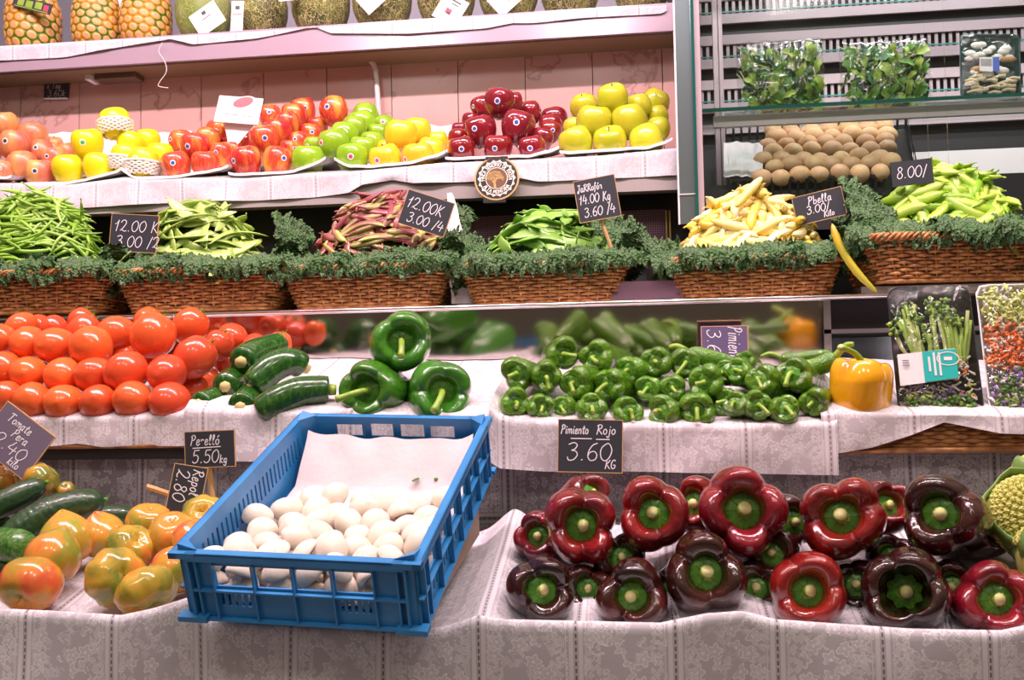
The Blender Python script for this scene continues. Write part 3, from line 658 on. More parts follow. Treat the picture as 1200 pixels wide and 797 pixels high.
tomatoes([('front row', 7, 465, 19, 0), ('front row', -32, 468, 20, 0), ('front row', 38, 470, 22, 0), ('front row', 74, 472, 22, 0), ('front row', 115, 472, 21, 0), ('front row', 156, 469, 23, 0), ('front row', 199, 471, 23, 0),
          ('second row', 4, 432, 20, .045), ('second row', -34, 436, 19, .045), ('second row', 33, 438, 21, .04), ('second row', 74, 440, 21.5, .04), ('second row', 111, 440, 22, .04), ('second row', 148, 436, 24, .035), ('second row', 196, 438, 23, .035), ('second row', 228, 455, 15, .1), ('second row', 243, 444, 15, .16),
          ('third row', 1, 397, 18, .09), ('third row', -35, 402, 18, .09), ('third row', 32, 402, 20, .085), ('third row', 65, 405, 22, .08), ('third row', 107, 407, 25, .07), ('third row', 146, 417, 16, .13), ('third row', 178, 420, 15, .14), ('third row', 228, 419, 24, .075, 1), ('third row', 264, 424, 14, .2),
          ('fourth row', 25, 383, 17, .15), ('fourth row', 63, 385, 16, .15), ('fourth row', 98, 388, 18, .14, 1), ('fourth row', 136, 391, 22, .12), ('fourth row', 179, 393, 26, .09, 1), ('fourth row', 256, 405, 18, .15, 1), ('fourth row', 328, 405, 15, .22, 1), ('fourth row', -20, 386, 17, .15),
          ('back row', 174, 377, 17, .20), ('back row', 223, 382, 21, .17, 1), ('back row', 96, 377, 16, .2, 1), ('back row', 272, 396, 18, .21), ('back row', 300, 408, 17, .21), ('back row', 45, 384, 16, .22)], 1.628, TK,
         'ripe orange red tomato', 'ripe red tomatoes piled against the mirror')
# ------------------------------------------------------------------ courgettes
def courgette(label, pts, r, taper_end=.75, stemend=True):
    P = cat([at(*p) for p in pts], 22); k = len(P); t = np.linspace(0, 1, k)
    R = r * (1 - .35 * (1 - np.minimum(1, t / .08)) ** 2) * np.where(t > .9, 1 - (t - .9) * 4.5, 1) * (1 + .06 * np.sin(t * 5))
    org = P.mean(0); inv = 1 / r
    body = G().tube((P - org) * inv, R * inv, 20).mesh('body', M['zucc'])
    d = (P[0] - P[1]) / np.linalg.norm(P[0] - P[1]); d2 = (P[-1] - P[-2]) / np.linalg.norm(P[-1] - P[-2])
    parts = [('body', body)]
    if stemend: parts.append(('stem', G().tube([(P[0] - org + d * -.004) * inv, (P[0] - org + d * .008) * inv], [.46, .40], 7).mesh('stem', M['zend'])))
    parts.append(('blossom_end', G().tube([(P[-1] - org) * inv, (P[-1] - org + d2 * .012) * inv], [.42, .36], 7).mesh('blossom_end', M['stem'] if not stemend else M['zend'])))
    thing('courgette', label, 'courgette', TRS(org, (0, 0, 0), r), parts, 'glossy green courgettes')
Y = 1.66
courgette('glossy courgette on top of the courgette stack', [(283, 424, 1.70), (300, 413, 1.76), (330, 403, 1.84)], .026)
courgette('glossy courgette in the second layer, end next to the tomatoes', [(264, 453, 1.66), (275, 443, 1.73), (300, 425, 1.84)], .0235)
courgette('curved courgette in the second layer, arching towards the green peppers', [(296, 454, 1.66), (318, 432, 1.68), (340, 424, 1.70), (355, 430, 1.72)], .026, stemend=True)
courgette('courgette at the bottom, its cut end beside the front tomatoes', [(233, 473, 1.62), (250, 467, 1.66), (285, 453, 1.74)], .020)
courgette('courgette low in the middle of the stack, mostly hidden', [(282, 477, 1.61), (290, 468, 1.65), (305, 452, 1.74)], .023)
courgette('long courgette lying in front with its yellow green tip pointing to the bell peppers', [(304, 484, 1.605), (325, 471, 1.61), (350, 460, 1.62), (376, 457, 1.635), (386, 457, 1.64)], .026, stemend=False)
# ------------------------------------------------------------------ peppers (axis Z, stem end up)
def pepper_mesh(mat, n, depth, lob, L, seed, crease=.5, r0=.42, n_th=72, pinch=0.):
    rr = random.Random(seed); ph = rr.uniform(0, 6.28); w2 = rr.uniform(-.35, .35); w3 = rr.uniform(0, 6.28)
    prof = [(0, 1 - depth), (r0 * .6, 1 - depth + .01), (r0 * .9, 1 - depth * .80), (r0 + .06, 1 - depth * .30), (.60, .97), (.80, .96), (.96, .62), (1., .3), (.98, .0), (.92, -L * .45), (.80, -L * .75), (.55, -L * .95), (.28, -L * .98), (0, -L * .9)]
    amp = [rr.uniform(.75, 1.15) for _ in range(n)]
    def mod(R, Z_, T, t):
        Tw = T + ph + w2 * np.sin(T + w3) * .6
        lb = np.abs(np.cos(Tw * n / 2)) ** crease
        am = np.interp((Tw * n / (2 * np.pi) - .0) % n, np.arange(n + 1), amp + amp[:1])
        k = lob * (1 - lb)
        sh = np.exp(-((t - .36) / .20) ** 2)
        R2 = R * (1 - k * (.30 + .45 * sh)) * (1 + .05 * (am - 1) * 3 * (t > .1)) * (1 + .04 * np.cos(2 * Tw + w3))
        Z2 = Z_ - .85 * k * np.exp(-((t - .32) / .16) ** 2) + (am - 1) * .5 * np.exp(-((t - .3) / .16) ** 2) + .16 * lb * np.sin(np.pi * np.minimum(1, np.maximum(0, (t - .8) / .2))) * -1
        R2 = R2 * (1 + .02 * np.sin(3 * T + w3 + 5 * t) + .015 * np.sin(7 * t * 6.28 / 2 + T * 2))
        if pinch: R2 = R2 * (1 - pinch * np.maximum(0, (t - .5) / .5) ** 1.2)
        return R2, Z2
    v, f = lathe(prof, n_th, 40, mod); return G().add(v, f).mesh('body', mat)
def calyx_mesh(z, r, seed=0, n=8, rise=.05):
    rr = random.Random(seed); g = G(); V = [(0, 0, z + rise)]; m = n * 4
    for q, h in ((.45, rise), (.85, rise * .6), (1., -.01)):
        for j in range(m):
            a = j / m * 2 * math.pi; k = 1 + (.09 * math.cos(n * a) if q == 1. else 0)
            V.append((q * r * k * math.cos(a), q * r * k * math.sin(a), z + h + (.03 * math.cos(n * a) if q > .9 else 0)))
    f = [(0, 1 + j, 1 + (j + 1) % m) for j in range(m)] + [(1 + i * m + j, 1 + (i + 1) * m + j, 1 + (i + 1) * m + (j + 1) % m, 1 + i * m + (j + 1) % m) for i in range(2) for j in range(m)]
    g.add(V, f); 
    for j in range(n):
        a = j / n * 2 * math.pi; g.tube([(r * .3 * math.cos(a), r * .3 * math.sin(a), z + rise), (r * .98 * math.cos(a), r * .98 * math.sin(a), z + rise * .4)], r * .035, 5)
    return g.mesh('calyx', M['calyx'])
def stem_mesh(z, r, pts, cut=True):
    P = cat([(a, b, z + c) for a, b, c in pts], 10); g = G(); R = np.interp(np.linspace(0, 1, 10), [0, .25, .8, 1], [r * 1.5, r, r * .95, r * 1.15])
    g.tube(P, R, 10); d = P[-1] - P[-2]; d /= np.linalg.norm(d); g.tube([P[-1] - d * .005, P[-1] + d * .012], r * .95, 10, mi=1)
    return g.mesh('stem', [M['stem'], M['stemcut']])
def place_pepper(name, label, group, px, py, rpx, Y, body, cal, stem, yaw=0, tilt=0, spin=0, sc=(1, 1, 1), cat_='pepper'):
    c = at(px, py, Y); R = rpx * pxm(px, py, Y); rot = look(c, tilt, yaw, spin)
    c = c - rot @ Vector((0, 0, .55 * R))
    thing(name, label, cat_, TRS(c, rot, (R * sc[0], R * sc[1], R * sc[2])), [('body', body), ('calyx', cal), ('stem', stem)], group)
RED = [pepper_mesh(M['redpep'], 4, .62, .36, 1.5, 3, .7), pepper_mesh(M['redpep'], 3, .55, .38, 1.5, 8, .8), pepper_mesh(M['redpep'], 4, .58, .36, 1.6, 15, .7), pepper_mesh(M['redpep'], 4, .62, .26, 1.5, 22, .6)]
BRN = [pepper_mesh(M['brownpep'], 3, .55, .42, 1.4, 31, .85), pepper_mesh(M['brownpep'], 3, .5, .42, 1.5, 37, .8), pepper_mesh(M['brownpep'], 4, .85, .26, 1.4, 41, .6, r0=.5)]
def pc(z, r=.43, s=0): return calyx_mesh(z + .03, r, s), stem_mesh(z + .03, .15, [(0, 0, .02), (.01, 0, .10), (.04, -.03, .22)])
PG = 'dark red bell peppers stacked on the lowest tray'
CAL = {.62: pc(.43), .55: pc(.50), .58: pc(.47), .5: pc(.55), .85: pc(.22, .38)}
redpeps = [
    ('dark red bell pepper, three lobes, at the left end of the front row', 635, 692, 43, 1.262, BRN[0], .55, 6, 0, 60),
    ('small brownish red bell pepper, second in the front row', 741, 699, 44, 1.262, BRN[1], .5, 0, -4, 200),
    ('large maroon bell pepper, third in the front row, set slightly high', 827, 672, 50, 1.275, BRN[1], .5, 4, 0, 100),
    ('boxy bright red bell pepper in the front row under the two tallest', 947, 693, 47, 1.262, RED[3], .62, 6, 2, 45),
    ('brown bell pepper with a deep hollow top in the front row', 1060, 693, 52, 1.258, BRN[2], .85, 0, 0, 20),
    ('dark bell pepper with red shoulders at the right end of the front row', 1168, 702, 48, 1.262, RED[0], .62, 12, 4, 10),
    ('ring shaped dark red bell pepper with a bright stem, first in the upper row', 681, 616, 47, 1.345, RED[2], .58, 2, 0, 30),
    ('bright red bell pepper with three bulging lobes, second in the upper row', 766, 602, 46, 1.345, RED[1], .55, 0, 4, 195),
    ('biggest red bell pepper, top middle of the stack', 871, 598, 54, 1.335, RED[0], .62, 6, 4, 90),
    ('red bell pepper with glossy round lobes right of the biggest one', 986, 606, 51, 1.335, RED[2], .58, -2, 4, 140),
    ('mottled brown and orange bell pepper, last in the upper row', 1102, 602, 50, 1.335, BRN[1], .5, -10, 4, 0),
    ('dark red bell pepper lying behind the ring shaped one', 692, 580, 33, 1.43, RED[1], .55, 40, 25, 0),
    ('dark red bell pepper tucked behind at the left edge of the stack', 630, 628, 32, 1.42, RED[3], .62, -20, 6, 0),
    ('shaded red bell pepper between the biggest one and its right neighbour', 928, 612, 36, 1.43, BRN[1], .5, 20, 5, 0),
    ('dark bell pepper half hidden behind the upper row, before the mottled one', 1040, 592, 34, 1.44, RED[3], .62, 30, 20, 0),
    ('dark bell pepper behind the mottled one, next to the romanesco', 1158, 622, 34, 1.42, BRN[2], .85, 50, 8, 0),
    ('dark red bell pepper showing only between upper and lower rows', 812, 590, 36, 1.45, RED[0], .62, -20, 10, 0),
    ('dark pepper in the gap above the small brownish one', 728, 655, 34, 1.36, BRN[1], .5, 0, 10, 60),
    ('dark pepper in the gap above the boxy red one', 905, 650, 34, 1.36, BRN[1], .5, 0, 10, 160),
    ('dark pepper in the gap above the brown hollow one', 1045, 655, 34, 1.38, BRN[1], .5, 0, 10, 250),
    ('added dark pepper filling the shaded gap between the first two of the front row', 688, 690, 32, 1.34, BRN[1], .5, 0, 5, 20),  # from here on: peppers added to darken the gaps where shade lies
    ('added dark pepper filling the shaded gap beside the large maroon one', 790, 690, 32, 1.35, BRN[0], .55, 0, 5, 70),
    ('added dark pepper filling the shaded gap to the left of the boxy red one', 886, 690, 34, 1.34, BRN[1], .5, 0, 5, 120),
    ('added dark pepper filling the shaded gap between the boxy red and the brown hollow one', 1004, 686, 33, 1.34, BRN[0], .55, 0, 5, 160),
    ('added dark pepper filling the shaded gap beside the last of the front row', 1116, 688, 33, 1.34, BRN[1], .5, 0, 5, 220)]
for l, px, py, r, Y, b, cz, yaw, tilt, spin in redpeps:
    cal, st = CAL[cz]; place_pepper('bell_pepper', l, PG, px, py, r, Y, b, cal, st, yaw, tilt, spin, cat_='bell pepper')
GR = [pepper_mesh(M['greenpep'], 3, .5, .30, 2.0, 51), pepper_mesh(M['greenpep'], 4, .5, .26, 2.0, 57), pepper_mesh(M['greenpep'], 4, .45, .24, 2.0, 60)]
def longstem(z, dx, dy, l=.8, r=.10): return stem_mesh(z, r, [(0, 0, .02), (.02 * dx, .02 * dy, .25), (.25 * dx, .25 * dy, l * .75), (.62 * dx, .62 * dy, l)])
gc = calyx_mesh(.54, .43, 5)
for l, px, py, r, Y, b, yaw, tilt, spin, sdir in [
    ('big green bell pepper on top of the group of three', 470, 400, 38, 1.66, GR[0], 4, 6, 150, (-.1, -.9)),
    ('big green bell pepper lower left of the three, stem pointing down to the crate', 432, 458, 38, 1.625, GR[1], -22, 4, 20, (-1.2, -.5)),
    ('big green bell pepper lower right of the three, stem over the crate rim', 517, 460, 40, 1.62, GR[2], 10, 2, 60, (-.6, -.9))]:
    a = math.radians(-spin); dx, dy = sdir; sd = (dx * math.cos(a) - dy * math.sin(a), dx * math.sin(a) + dy * math.cos(a))
    place_pepper('bell_pepper', l, 'three big green bell peppers', px, py, r, Y, b, gc, longstem(.52, *sd), yaw, tilt, spin, cat_='bell pepper')
# small green peppers
SM = [pepper_mesh(M['smallpep'], 3 + (k % 2), .30, .34, 4.2, 70 + k, .6, r0=.40, n_th=48, pinch=.45) for k in range(5)]
smc = calyx_mesh(.755, .46, 9, 7)
def scatter_small():
    rows = {
        'bottom row': [(604, 473, 17, 0), (634, 478, 15, 0), (660, 478, 14, .02), (693, 480, 18, -.01), (737, 483, 17.5, 0), (776, 484, 19, 0), (817, 481, 19.5, 0), (862, 474, 15, 0), (888, 476, 17, -.005), (920, 481, 18, -.01), (953, 473, 17, 0)],
        'middle row': [(606, 439, 19, .04), (640, 443, 18, .04), (674, 450, 19, .035), (713, 452, 19, .04), (759, 456, 15, .05), (789, 455, 14.5, .05), (826, 449, 20, .035), (852, 473, 17, .03), (864, 436, 16, .06), (892, 446, 19, .03), (930, 440, 21, .03)],
        'top row': [(660, 416, 19, .08), (698, 421, 20, .075), (738, 435, 17, .07), (769, 425, 17.5, .08), (803, 426, 17, .08), (852, 436, 15, .10), (873, 424, 12, .12)]}
    for rw, its in rows.items():
        its.sort()
        for i, (px, py, r, dy) in enumerate(its):
            yaw, tilt, spin = rng.uniform(-38, 18), rng.uniform(-8, 18), rng.uniform(0, 360)
            th = rng.uniform(0, 6.28); a = math.radians(-spin); dx, dy2 = rng.uniform(-1, 1), -rng.uniform(.1, 1.2)
            sd = (dx * math.cos(a) - dy2 * math.sin(a), dx * math.sin(a) + dy2 * math.cos(a))
            place_pepper('green_pepper', f'small green pepper, {nth(i, len(its))} in the {rw} of the heap', 'small green peppers heaped on lace', px, py - 1, r * 1.13, 1.612 + dy * 1.15, SM[i % 5], smc, longstem(.76, *sd, rng.uniform(.30, .85), .12), yaw, tilt, spin, cat_='pepper')
scatter_small()
def long_pepper(label, pts, r):
    P = cat([at(*p) for p in pts], 20); org = P.mean(0); t = np.linspace(0, 1, 20)
    R = np.interp(t, [0, .06, .3, .75, .9, 1], [.15, .55, .9, 1, .8, .5]) * r
    d = P[-1] - P[-2]; d /= np.linalg.norm(d)
    st = cat([P[-1] - d * .004, P[-1] + d * .018 + np.array((0, 0, .008)), P[-1] + d * .034 + np.array((0, 0, .002))], 8)
    thing('green_pepper', label, 'pepper', TRS(org, (0, 0, 0), r), [('body', G().tube((P - org) / r, R / r, 16).mesh('body', M['smallpep'])), ('stem', G().tube((st - org) / r, np.linspace(.4, .22, 8), 8).mesh('stem', M['stem']))], 'small green peppers heaped on lace')
long_pepper('long green pepper lying behind the violet price card edge', [(865, 428, 1.76), (845, 423, 1.76), (822, 418, 1.75), (806, 414, 1.75)], .017)
long_pepper('long green pepper whose stem arches over the yellow pepper', [(925, 425, 1.70), (945, 432, 1.69), (965, 427, 1.68), (980, 418, 1.67)], .017)
long_pepper('slim green pepper lying above the one next to the yellow pepper', [(975, 414, 1.74), (955, 417, 1.74), (930, 420, 1.74), (915, 420, 1.74)], .012)
# yellow pepper standing upside on its side
YP = pepper_mesh(M['yellowpep'], 4, .4, .16, 1.25, 91)
c = at(1010, 452, 1.64)
R = 37 * pxm(1010, 452, 1.64)
yp = thing('bell_pepper', 'large yellow bell pepper standing upright beside the packaged vegetables', 'bell pepper', TRS(c, (.1, .04, .4), (R, R, R * .82)),
      [('body', YP), ('calyx', calyx_mesh(.62, .3, 3)), ('stem', longstem(.62, -1.8, -.6, .85, .11))])
# ------------------------------------------------------------------ lowest tray, left: unripe tomatoes and cucumbers
PT = [(0, .70), (.12, .76), (.42, .88), (.84, .62), (1, .10), (.96, -.30), (.74, -.72), (.42, -1.02), (.16, -1.20), (.04, -1.26), (0, -1.27)]
def rib(nr, a):
    def m(k):
        ph = k * 1.7
        return lambda R, Z_, T, t: (R * (1 - a * (1 - np.abs(np.cos(nr * T / 2 + ph)) ** .5) * (1 - .45 * t)) * (1 + .03 * np.cos(2 * T + ph)), Z_ * (.92 + .04 * np.cos(2 * T + ph)))
    return m
ROUND = tomato_kinds(M['orangetom'], rib(6, .10)); RIB = tomato_kinds(M['greentom'], rib(8, .20)); POINT = tomato_kinds(M['orangetom'], rib(5, .05), PT)
GL = 'orange and green ribbed tomatoes on the lowest tray'
for l, px, py, r, Y, kind, rot, sc in [
    ('orange and green tomato at the front left corner of the lowest tray', 36, 684, 37, 1.255, ROUND, (2.2, .35, .3), (1, .94, .9)),
    ('pointed orange tomato with a red tip leaning behind the corner one', 62, 654, 33, 1.31, POINT, (2.75, .25, .2), (1, 1, 1)),
    ('taller pointed tomato with a pink tip, next to the cucumbers', 78, 634, 31, 1.37, POINT, (2.9, -.1, .8), (1, 1, 1)),
    ('pear shaped orange tomato with pink tip in front of the long cucumber', 119, 628, 28, 1.41, POINT, (2.95, -.2, 1.8), (1, 1, .9)),
    ('ribbed olive brown tomato lying on its side in the front row', 135, 676, 35, 1.27, RIB, (1.35, -.3, 1.0), (1, 1.05, .92)),
    ('deeply ribbed yellow orange tomato behind the olive brown one', 155, 642, 29, 1.35, RIB, (.9, .4, .6), (1.05, 1, .9)),
    ('dark green streaked tomato with orange top at the front edge', 172, 692, 37, 1.245, RIB, (2.6, -.5, .4), (1, .95, .78)),
    ('pale orange green tomato at the back, left of the ribbed one', 175, 611, 25, 1.44, ROUND, (.4, .1, .5), (1.05, 1, .9)),
    ('large yellow green tomato in the middle of the unripe group', 203, 628, 31, 1.38, ROUND, (.5, .1, .2), (1, 1, .9)),
    ('orange tomato with a deep crease under the black price card', 241, 610, 31, 1.42, RIB, (.9, .2, .1), (1.05, 1, .92)),
    ('orange tomato behind the corner of the blue crate', 229, 636, 28, 1.34, ROUND, (.6, .3, .9), (1, 1, .9)),
    ('orange tomato half hidden by the blue crate', 205, 668, 28, 1.30, ROUND, (.8, .5, 1.4), (1, 1, 1)),
    ('orange tomato behind the dark cucumber at the picture edge', 4, 562, 19, 1.52, ROUND, (.5, .2, .4), (1, 1, .9)),
    ('yellow ribbed tomato below the tilted violet price card', 48, 562, 21, 1.51, RIB, (.7, .5, 1.4), (1, 1, .95)),
    ('small green tomato at the back beside the yellow ribbed one', 76, 575, 12, 1.53, RIB, (.7, .1, .4), (1, 1, .9)),
    ('green tomato wedged between the two tomatoes at the back', 22, 556, 13, 1.56, RIB, (.7, .1, 1.4), (1, 1, .9))]:
    c = at(px, py, Y); R = r * pxm(px, py, Y); body, cal = rng.choice(kind)
    thing('tomato', l, 'tomato', TRS(c, rot, tuple(R * k for k in sc)), [('body', body)], GL)
def cucumber(label, pts, r, mat='cuke'):
    P = cat([at(*p) for p in pts], 60); t = np.linspace(0, 1, 60); org = P.mean(0)
    R = r * np.sqrt(np.clip(1 - np.abs(2 * t - 1) ** 3.2, .004, 1)); th = np.arange(36) / 36 * 6.283
    g = G(); g.tube((P - org) / r, R / r, 36, cap=True); V = g.v[0].reshape(60, 36, 3); cen = ((P - org) / r)[:, None]
    rr = np.array([[1 + (.05 * max(0, nz(i * .7, j * .9, 5)) * 2 if mat == 'cuke' else 0) + .02 * math.cos(6 * th[j]) for j in range(36)] for i in range(60)])
    g.v[0] = (cen + (V - cen) * rr[:, :, None]).reshape(-1, 3)
    d = P[0] - P[1]; d /= np.linalg.norm(d)
    thing('cucumber', label, 'cucumber', TRS(org, (0, 0, 0), r), [('body', g.mesh('body', M[mat])), ('stem_end', G().tube([(P[0] - org) / r, (P[0] + d * .006 - org) / r], [.16, .12], 8).mesh('stem_end', M['calyx']))], 'dark ridged cucumbers')
cucumber('dark knobbly cucumber lying on top at the picture edge', [(-50, 612, 1.42), (0, 592, 1.44), (53, 566, 1.48)][::-1], .0205)
cucumber('long dark cucumber with a bumpy skin behind the pointed tomatoes', [(2, 636, 1.40), (60, 602, 1.44), (122, 586, 1.48)][::-1], .0265)
cucumber('dark cucumber whose rounded end shows behind the pear shaped tomato', [(70, 616, 1.50), (120, 606, 1.51), (158, 604, 1.53)][::-1], .0175)
cucumber('light green cucumber end pointing forward at the picture edge', [(34, 640, 1.36), (10, 640, 1.38), (-40, 632, 1.45)], .0265, 'cukelight')
cucumber('dark cucumber beneath the light green one', [(20, 668, 1.36), (-10, 664, 1.40), (-60, 650, 1.46)], .02)
cucumber('dark cucumber lying under the topmost one', [(10, 612, 1.46), (-20, 614, 1.46), (-60, 620, 1.46)], .017)
# ------------------------------------------------------------------ blue crate and its mushrooms
CR = Matrix.Translation(EYE + Vector((-.398, 1.141, -.276))) @ (Matrix.Rotation(math.radians(-4.2), 4, 'Z') @ Matrix.Rotation(math.radians(21.9), 4, 'X') @ Matrix.Rotation(math.radians(1.85), 4, 'Y'))
def holed(g, x0, x1, z0, z1, t, holes, F3):
    "panel x0..x1, z0..z1, thickness t with rectangular holes; F3 maps (x, d, z) to 3-D"
    xs = sorted({x0, x1, *[h[0] for h in holes], *[h[1] for h in holes]}); zs = sorted({z0, z1, *[h[2] for h in holes], *[h[3] for h in holes]})
    sol = [[not any(h[0] <= (xs[i] + xs[i + 1]) / 2 <= h[1] and h[2] <= (zs[j] + zs[j + 1]) / 2 <= h[3] for h in holes) for j in range(len(zs) - 1)] for i in range(len(xs) - 1)]
    for i in range(len(xs) - 1):
        for j in range(len(zs) - 1):
            if not sol[i][j]: continue
            a, b, c_, d = xs[i], xs[i + 1], zs[j], zs[j + 1]
            V = [F3(*p) for p in ((a, 0, c_), (b, 0, c_), (b, 0, d), (a, 0, d), (a, t, c_), (b, t, c_), (b, t, d), (a, t, d))]
            f = [(0, 1, 2, 3), (5, 4, 7, 6)]
            S = lambda p, q: 0 <= p < len(sol) and 0 <= q < len(sol[0]) and sol[p][q]
            if not S(i - 1, j): f.append((4, 0, 3, 7))
            if not S(i + 1, j): f.append((1, 5, 6, 2))
            if not S(i, j - 1): f.append((4, 5, 1, 0))
            if not S(i, j + 1): f.append((3, 2, 6, 7))
            g.add(V, f)
W2, LY, HZ = .147, .40, .094
B_ = M['blue']
crate = thing('plastic_crate', 'blue slotted plastic crate of white mushrooms tilted towards the viewer', 'crate', CR)
def panel(name, F3, w_, wins, slots, ribs, t=.0028, out=-1, rail=.006):
    g = G(); holed(g, -w_, w_, 0, HZ, t, wins + slots, F3)
    def bx(xa, xb, d0, d1, za, zb_):
        V = [F3(*p) for p in ((xa, d0, za), (xb, d0, za), (xb, d1, za), (xa, d1, za), (xa, d0, zb_), (xb, d0, zb_), (xb, d1, zb_), (xa, d1, zb_))]
        g.add(V, [(0, 3, 2, 1), (4, 5, 6, 7), (0, 1, 5, 4), (1, 2, 6, 5), (2, 3, 7, 6), (3, 0, 4, 7)])
    bx(-w_, w_, -.0085, 0, HZ - .003, HZ); bx(-w_, w_, -.0085, -.0065, HZ - .011, HZ)
    bx(-w_, w_, -.007, 0, .0, .0025); bx(-w_, w_, -.006, 0, .040, .0425)
    for x in ribs: bx(x - .001, x + .001, -.0065, 0, .0025, HZ - .003)
    return obj(name, g.mesh(name, B_, False), crate)
fw = [(-.104, -.056, .046, .074), (-.052, -.006, .046, .074), (-.002, .043, .046, .074), (.047, .095, .046, .074)]
fs = [(x, x + .0045, .018, .036) for x in [-.102 + .0085 * k for k in range(6)]] + [(x, x + .0045, .018, .036) for x in [.050 + .0085 * k for k in range(6)]]
panel('front_panel', lambda x, d, z: (x, d - .008 * 0, z), W2 - .012, fw, fs, [-.105, -.054, -.004, .045, .096, .125, -.125])
bw = [(-.098, -.060, .062, .081), (-.050, -.012, .062, .083), (.0, .036, .062, .083), (.046, .092, .062, .081)]
bsl = [(x, x + .003, .038, .047) for x in [-.098 + .0095 * k for k in range(5)]] + [(x, x + .004, .038, .047) for x in [.045 + .0105 * k for k in range(5)]]
panel('back_panel', lambda x, d, z: (-x, LY - d, z), W2 - .012, bw, bsl, [-.12, -.05, .05, .12])
sw = [(-.165 + .056 * k, -.165 + .056 * k + .044, .048, .072) for k in range(6)]
ss = [(-.165 + .013 * k, -.165 + .013 * k + .005, .014, .036) for k in range(25)]
panel('side_panel', lambda x, d, z: (W2 - d, LY / 2 + x, z), LY / 2, sw, ss, [-.168 + .056 * k for k in range(7)])
panel('side_panel', lambda x, d, z: (-W2 + d, LY / 2 - x, z), LY / 2, [], [(-.165 + .013 * k, -.165 + .013 * k + .005, .040, .072) for k in range(25)], [-.168 + .056 * k for k in range(7)])
g = G(); g.box((0, LY / 2, .002), (W2 * 2, LY, .003)); obj('crate_floor', g.mesh('crate_floor', B_, False), crate)
for sx, y, hh in ((-1, 0, 1), (1, 0, 1), (-1, LY, -1), (1, LY, -1)):
    g = G(); x = sx * W2; a = .024
    V = [(x, y, 0), (x - sx * a, y, 0), (x, y + hh * a, 0), (x, y, HZ + .008), (x - sx * a, y, HZ + .001), (x, y + hh * a, HZ + .001)]
    g.add(V, [(0, 1, 4, 3), (0, 3, 5, 2), (1, 2, 5, 4), (3, 4, 5), (0, 2, 1)])
    g.box((x - sx * .009, y - hh * .004, .0035), (.038, .016, .007)); g.box((x + sx * .004, y + hh * .008, HZ - .004), (.010, .034, .007)); g.box((x - sx * .008, y - hh * .004, HZ - .004), (.034, .010, .008))
    g.box((x + sx * .0035, y + hh * .012, .045), (.007, .003, .085)); g.box((x - sx * .012, y - hh * .0035, .045), (.003, .007, .085))
    obj('corner_post', g.mesh('corner_post', B_, False), crate)
P = []; UV = []
for i in range(30):
    x = -.135 + .27 * i / 29; row = []
    for k in range(30):
        q = k / 29; y = .03 + q * .35; z = .008 + .006 * nz(x * 26, y * 22, 1) + (max(0, q - .80) * .30) + .010 * (abs(x) / .135) ** 6
        row.append((x * (1 - .02 * q), y, max(z, .005)))
    P.append(row); UV.append([(r[0], r[1]) for r in row])
thing('paper_liner', 'crumpled pinkish white paper lining the blue crate', 'paper', CR, (), None, sheet_mesh('paper_liner', np.array(P), np.array(UV), M['paper']))
CAP = [(0, .62), (.3, .60), (.62, .44), (.88, .16), (1, -.12), (.94, -.30), (.72, -.30), (.45, -.18), (0, -.15)]
caps = []
for k in range(6):
    r2 = random.Random(k); v, f = lathe(CAP, 24, 16, lambda R, Z_, T, t: (R * (1 + .05 * np.cos(2 * T + k) + .03 * np.cos(3 * T + 2 * k)), Z_ + .05 * np.sin(2 * T + k) * R))
    caps.append((G().add(v, f).mesh('cap', M['mushcap']), G().tube([(0, 0, -.15), (.03, 0, -.5), (.05, 0, -.75)], [.36, .30, .32], 12).mesh('mushroom_stem', M['mushcap'])))
def mush_rows():
    n = 0
    for iy in range(7):
        y = .028 + iy * .035; cols = 6 if iy % 2 else 7; its = []
        for ix in range(cols):
            x = -.122 + (.244 / 6) * (ix + (.5 if iy % 2 else 0)) + rng.uniform(-.005, .005)
            if iy == 6 and ix in (0,): continue
            lay = [(.030, 0)] if iy > 1 else [(.020, 0), (.050, 1)]
            for z, up in lay:
                zz = z + (.016 * (1 - iy / 6) if iy > 1 else 0) + (.010 if (ix * 7 + iy * 3) % 4 == 0 else 0) + rng.uniform(-.002, .003)
                R = rng.uniform(.0205, .0245) * (1 if iy else .9)
                rot = Euler((rng.uniform(-.7, .9), rng.uniform(-.8, .8), rng.uniform(0, 6.28)))
                M_ = CR @ TRS((x, y + rng.uniform(-.004, .004), zz + .004), rot, (R * rng.uniform(.95, 1.12), R * rng.uniform(.85, 1), R * rng.uniform(.95, 1.1)))
                its.append((x, up, M_))
        for up in (0, 1):
            sub = [q for q in its if q[1] == up]
            for i, (x, _, M_) in enumerate(sub):
                cap, stm = rng.choice(caps)
                rown = ('front row' if iy == 0 else ORD[iy] + ' row') + (' on top' if up and iy < 2 else ' below' if iy < 2 else '')
                thing('mushroom', f'white mushroom, {nth(i, len(sub))} in the {rown} of the blue crate', 'mushroom', M_, [('cap', cap), ('stem', stm)], 'white mushrooms in the blue crate')
mush_rows()
leafy = plain('dark_leaf_bit', (.04, .14, .02), .5)
for (x, y), l in (((.052, .325), 'small green leaf scrap on the crate paper'), ((.082, .33), 'tiny dark leaf crumb on the crate paper'), ((.115, .33), 'dark purple crumb on the crate paper, near the corner')):
    v, f = lathe([(0, .3), (.6, .25), (1, 0), (.6, -.2), (0, -.2)], 10, 8)
    thing('leaf_scrap', l, 'leaf', CR @ TRS((x, y, .026), (0, 0, x * 20), (.008 if x < .06 else .004, .0035, .003)), (), None, G().add(v, f).mesh('leaf_scrap', leafy))
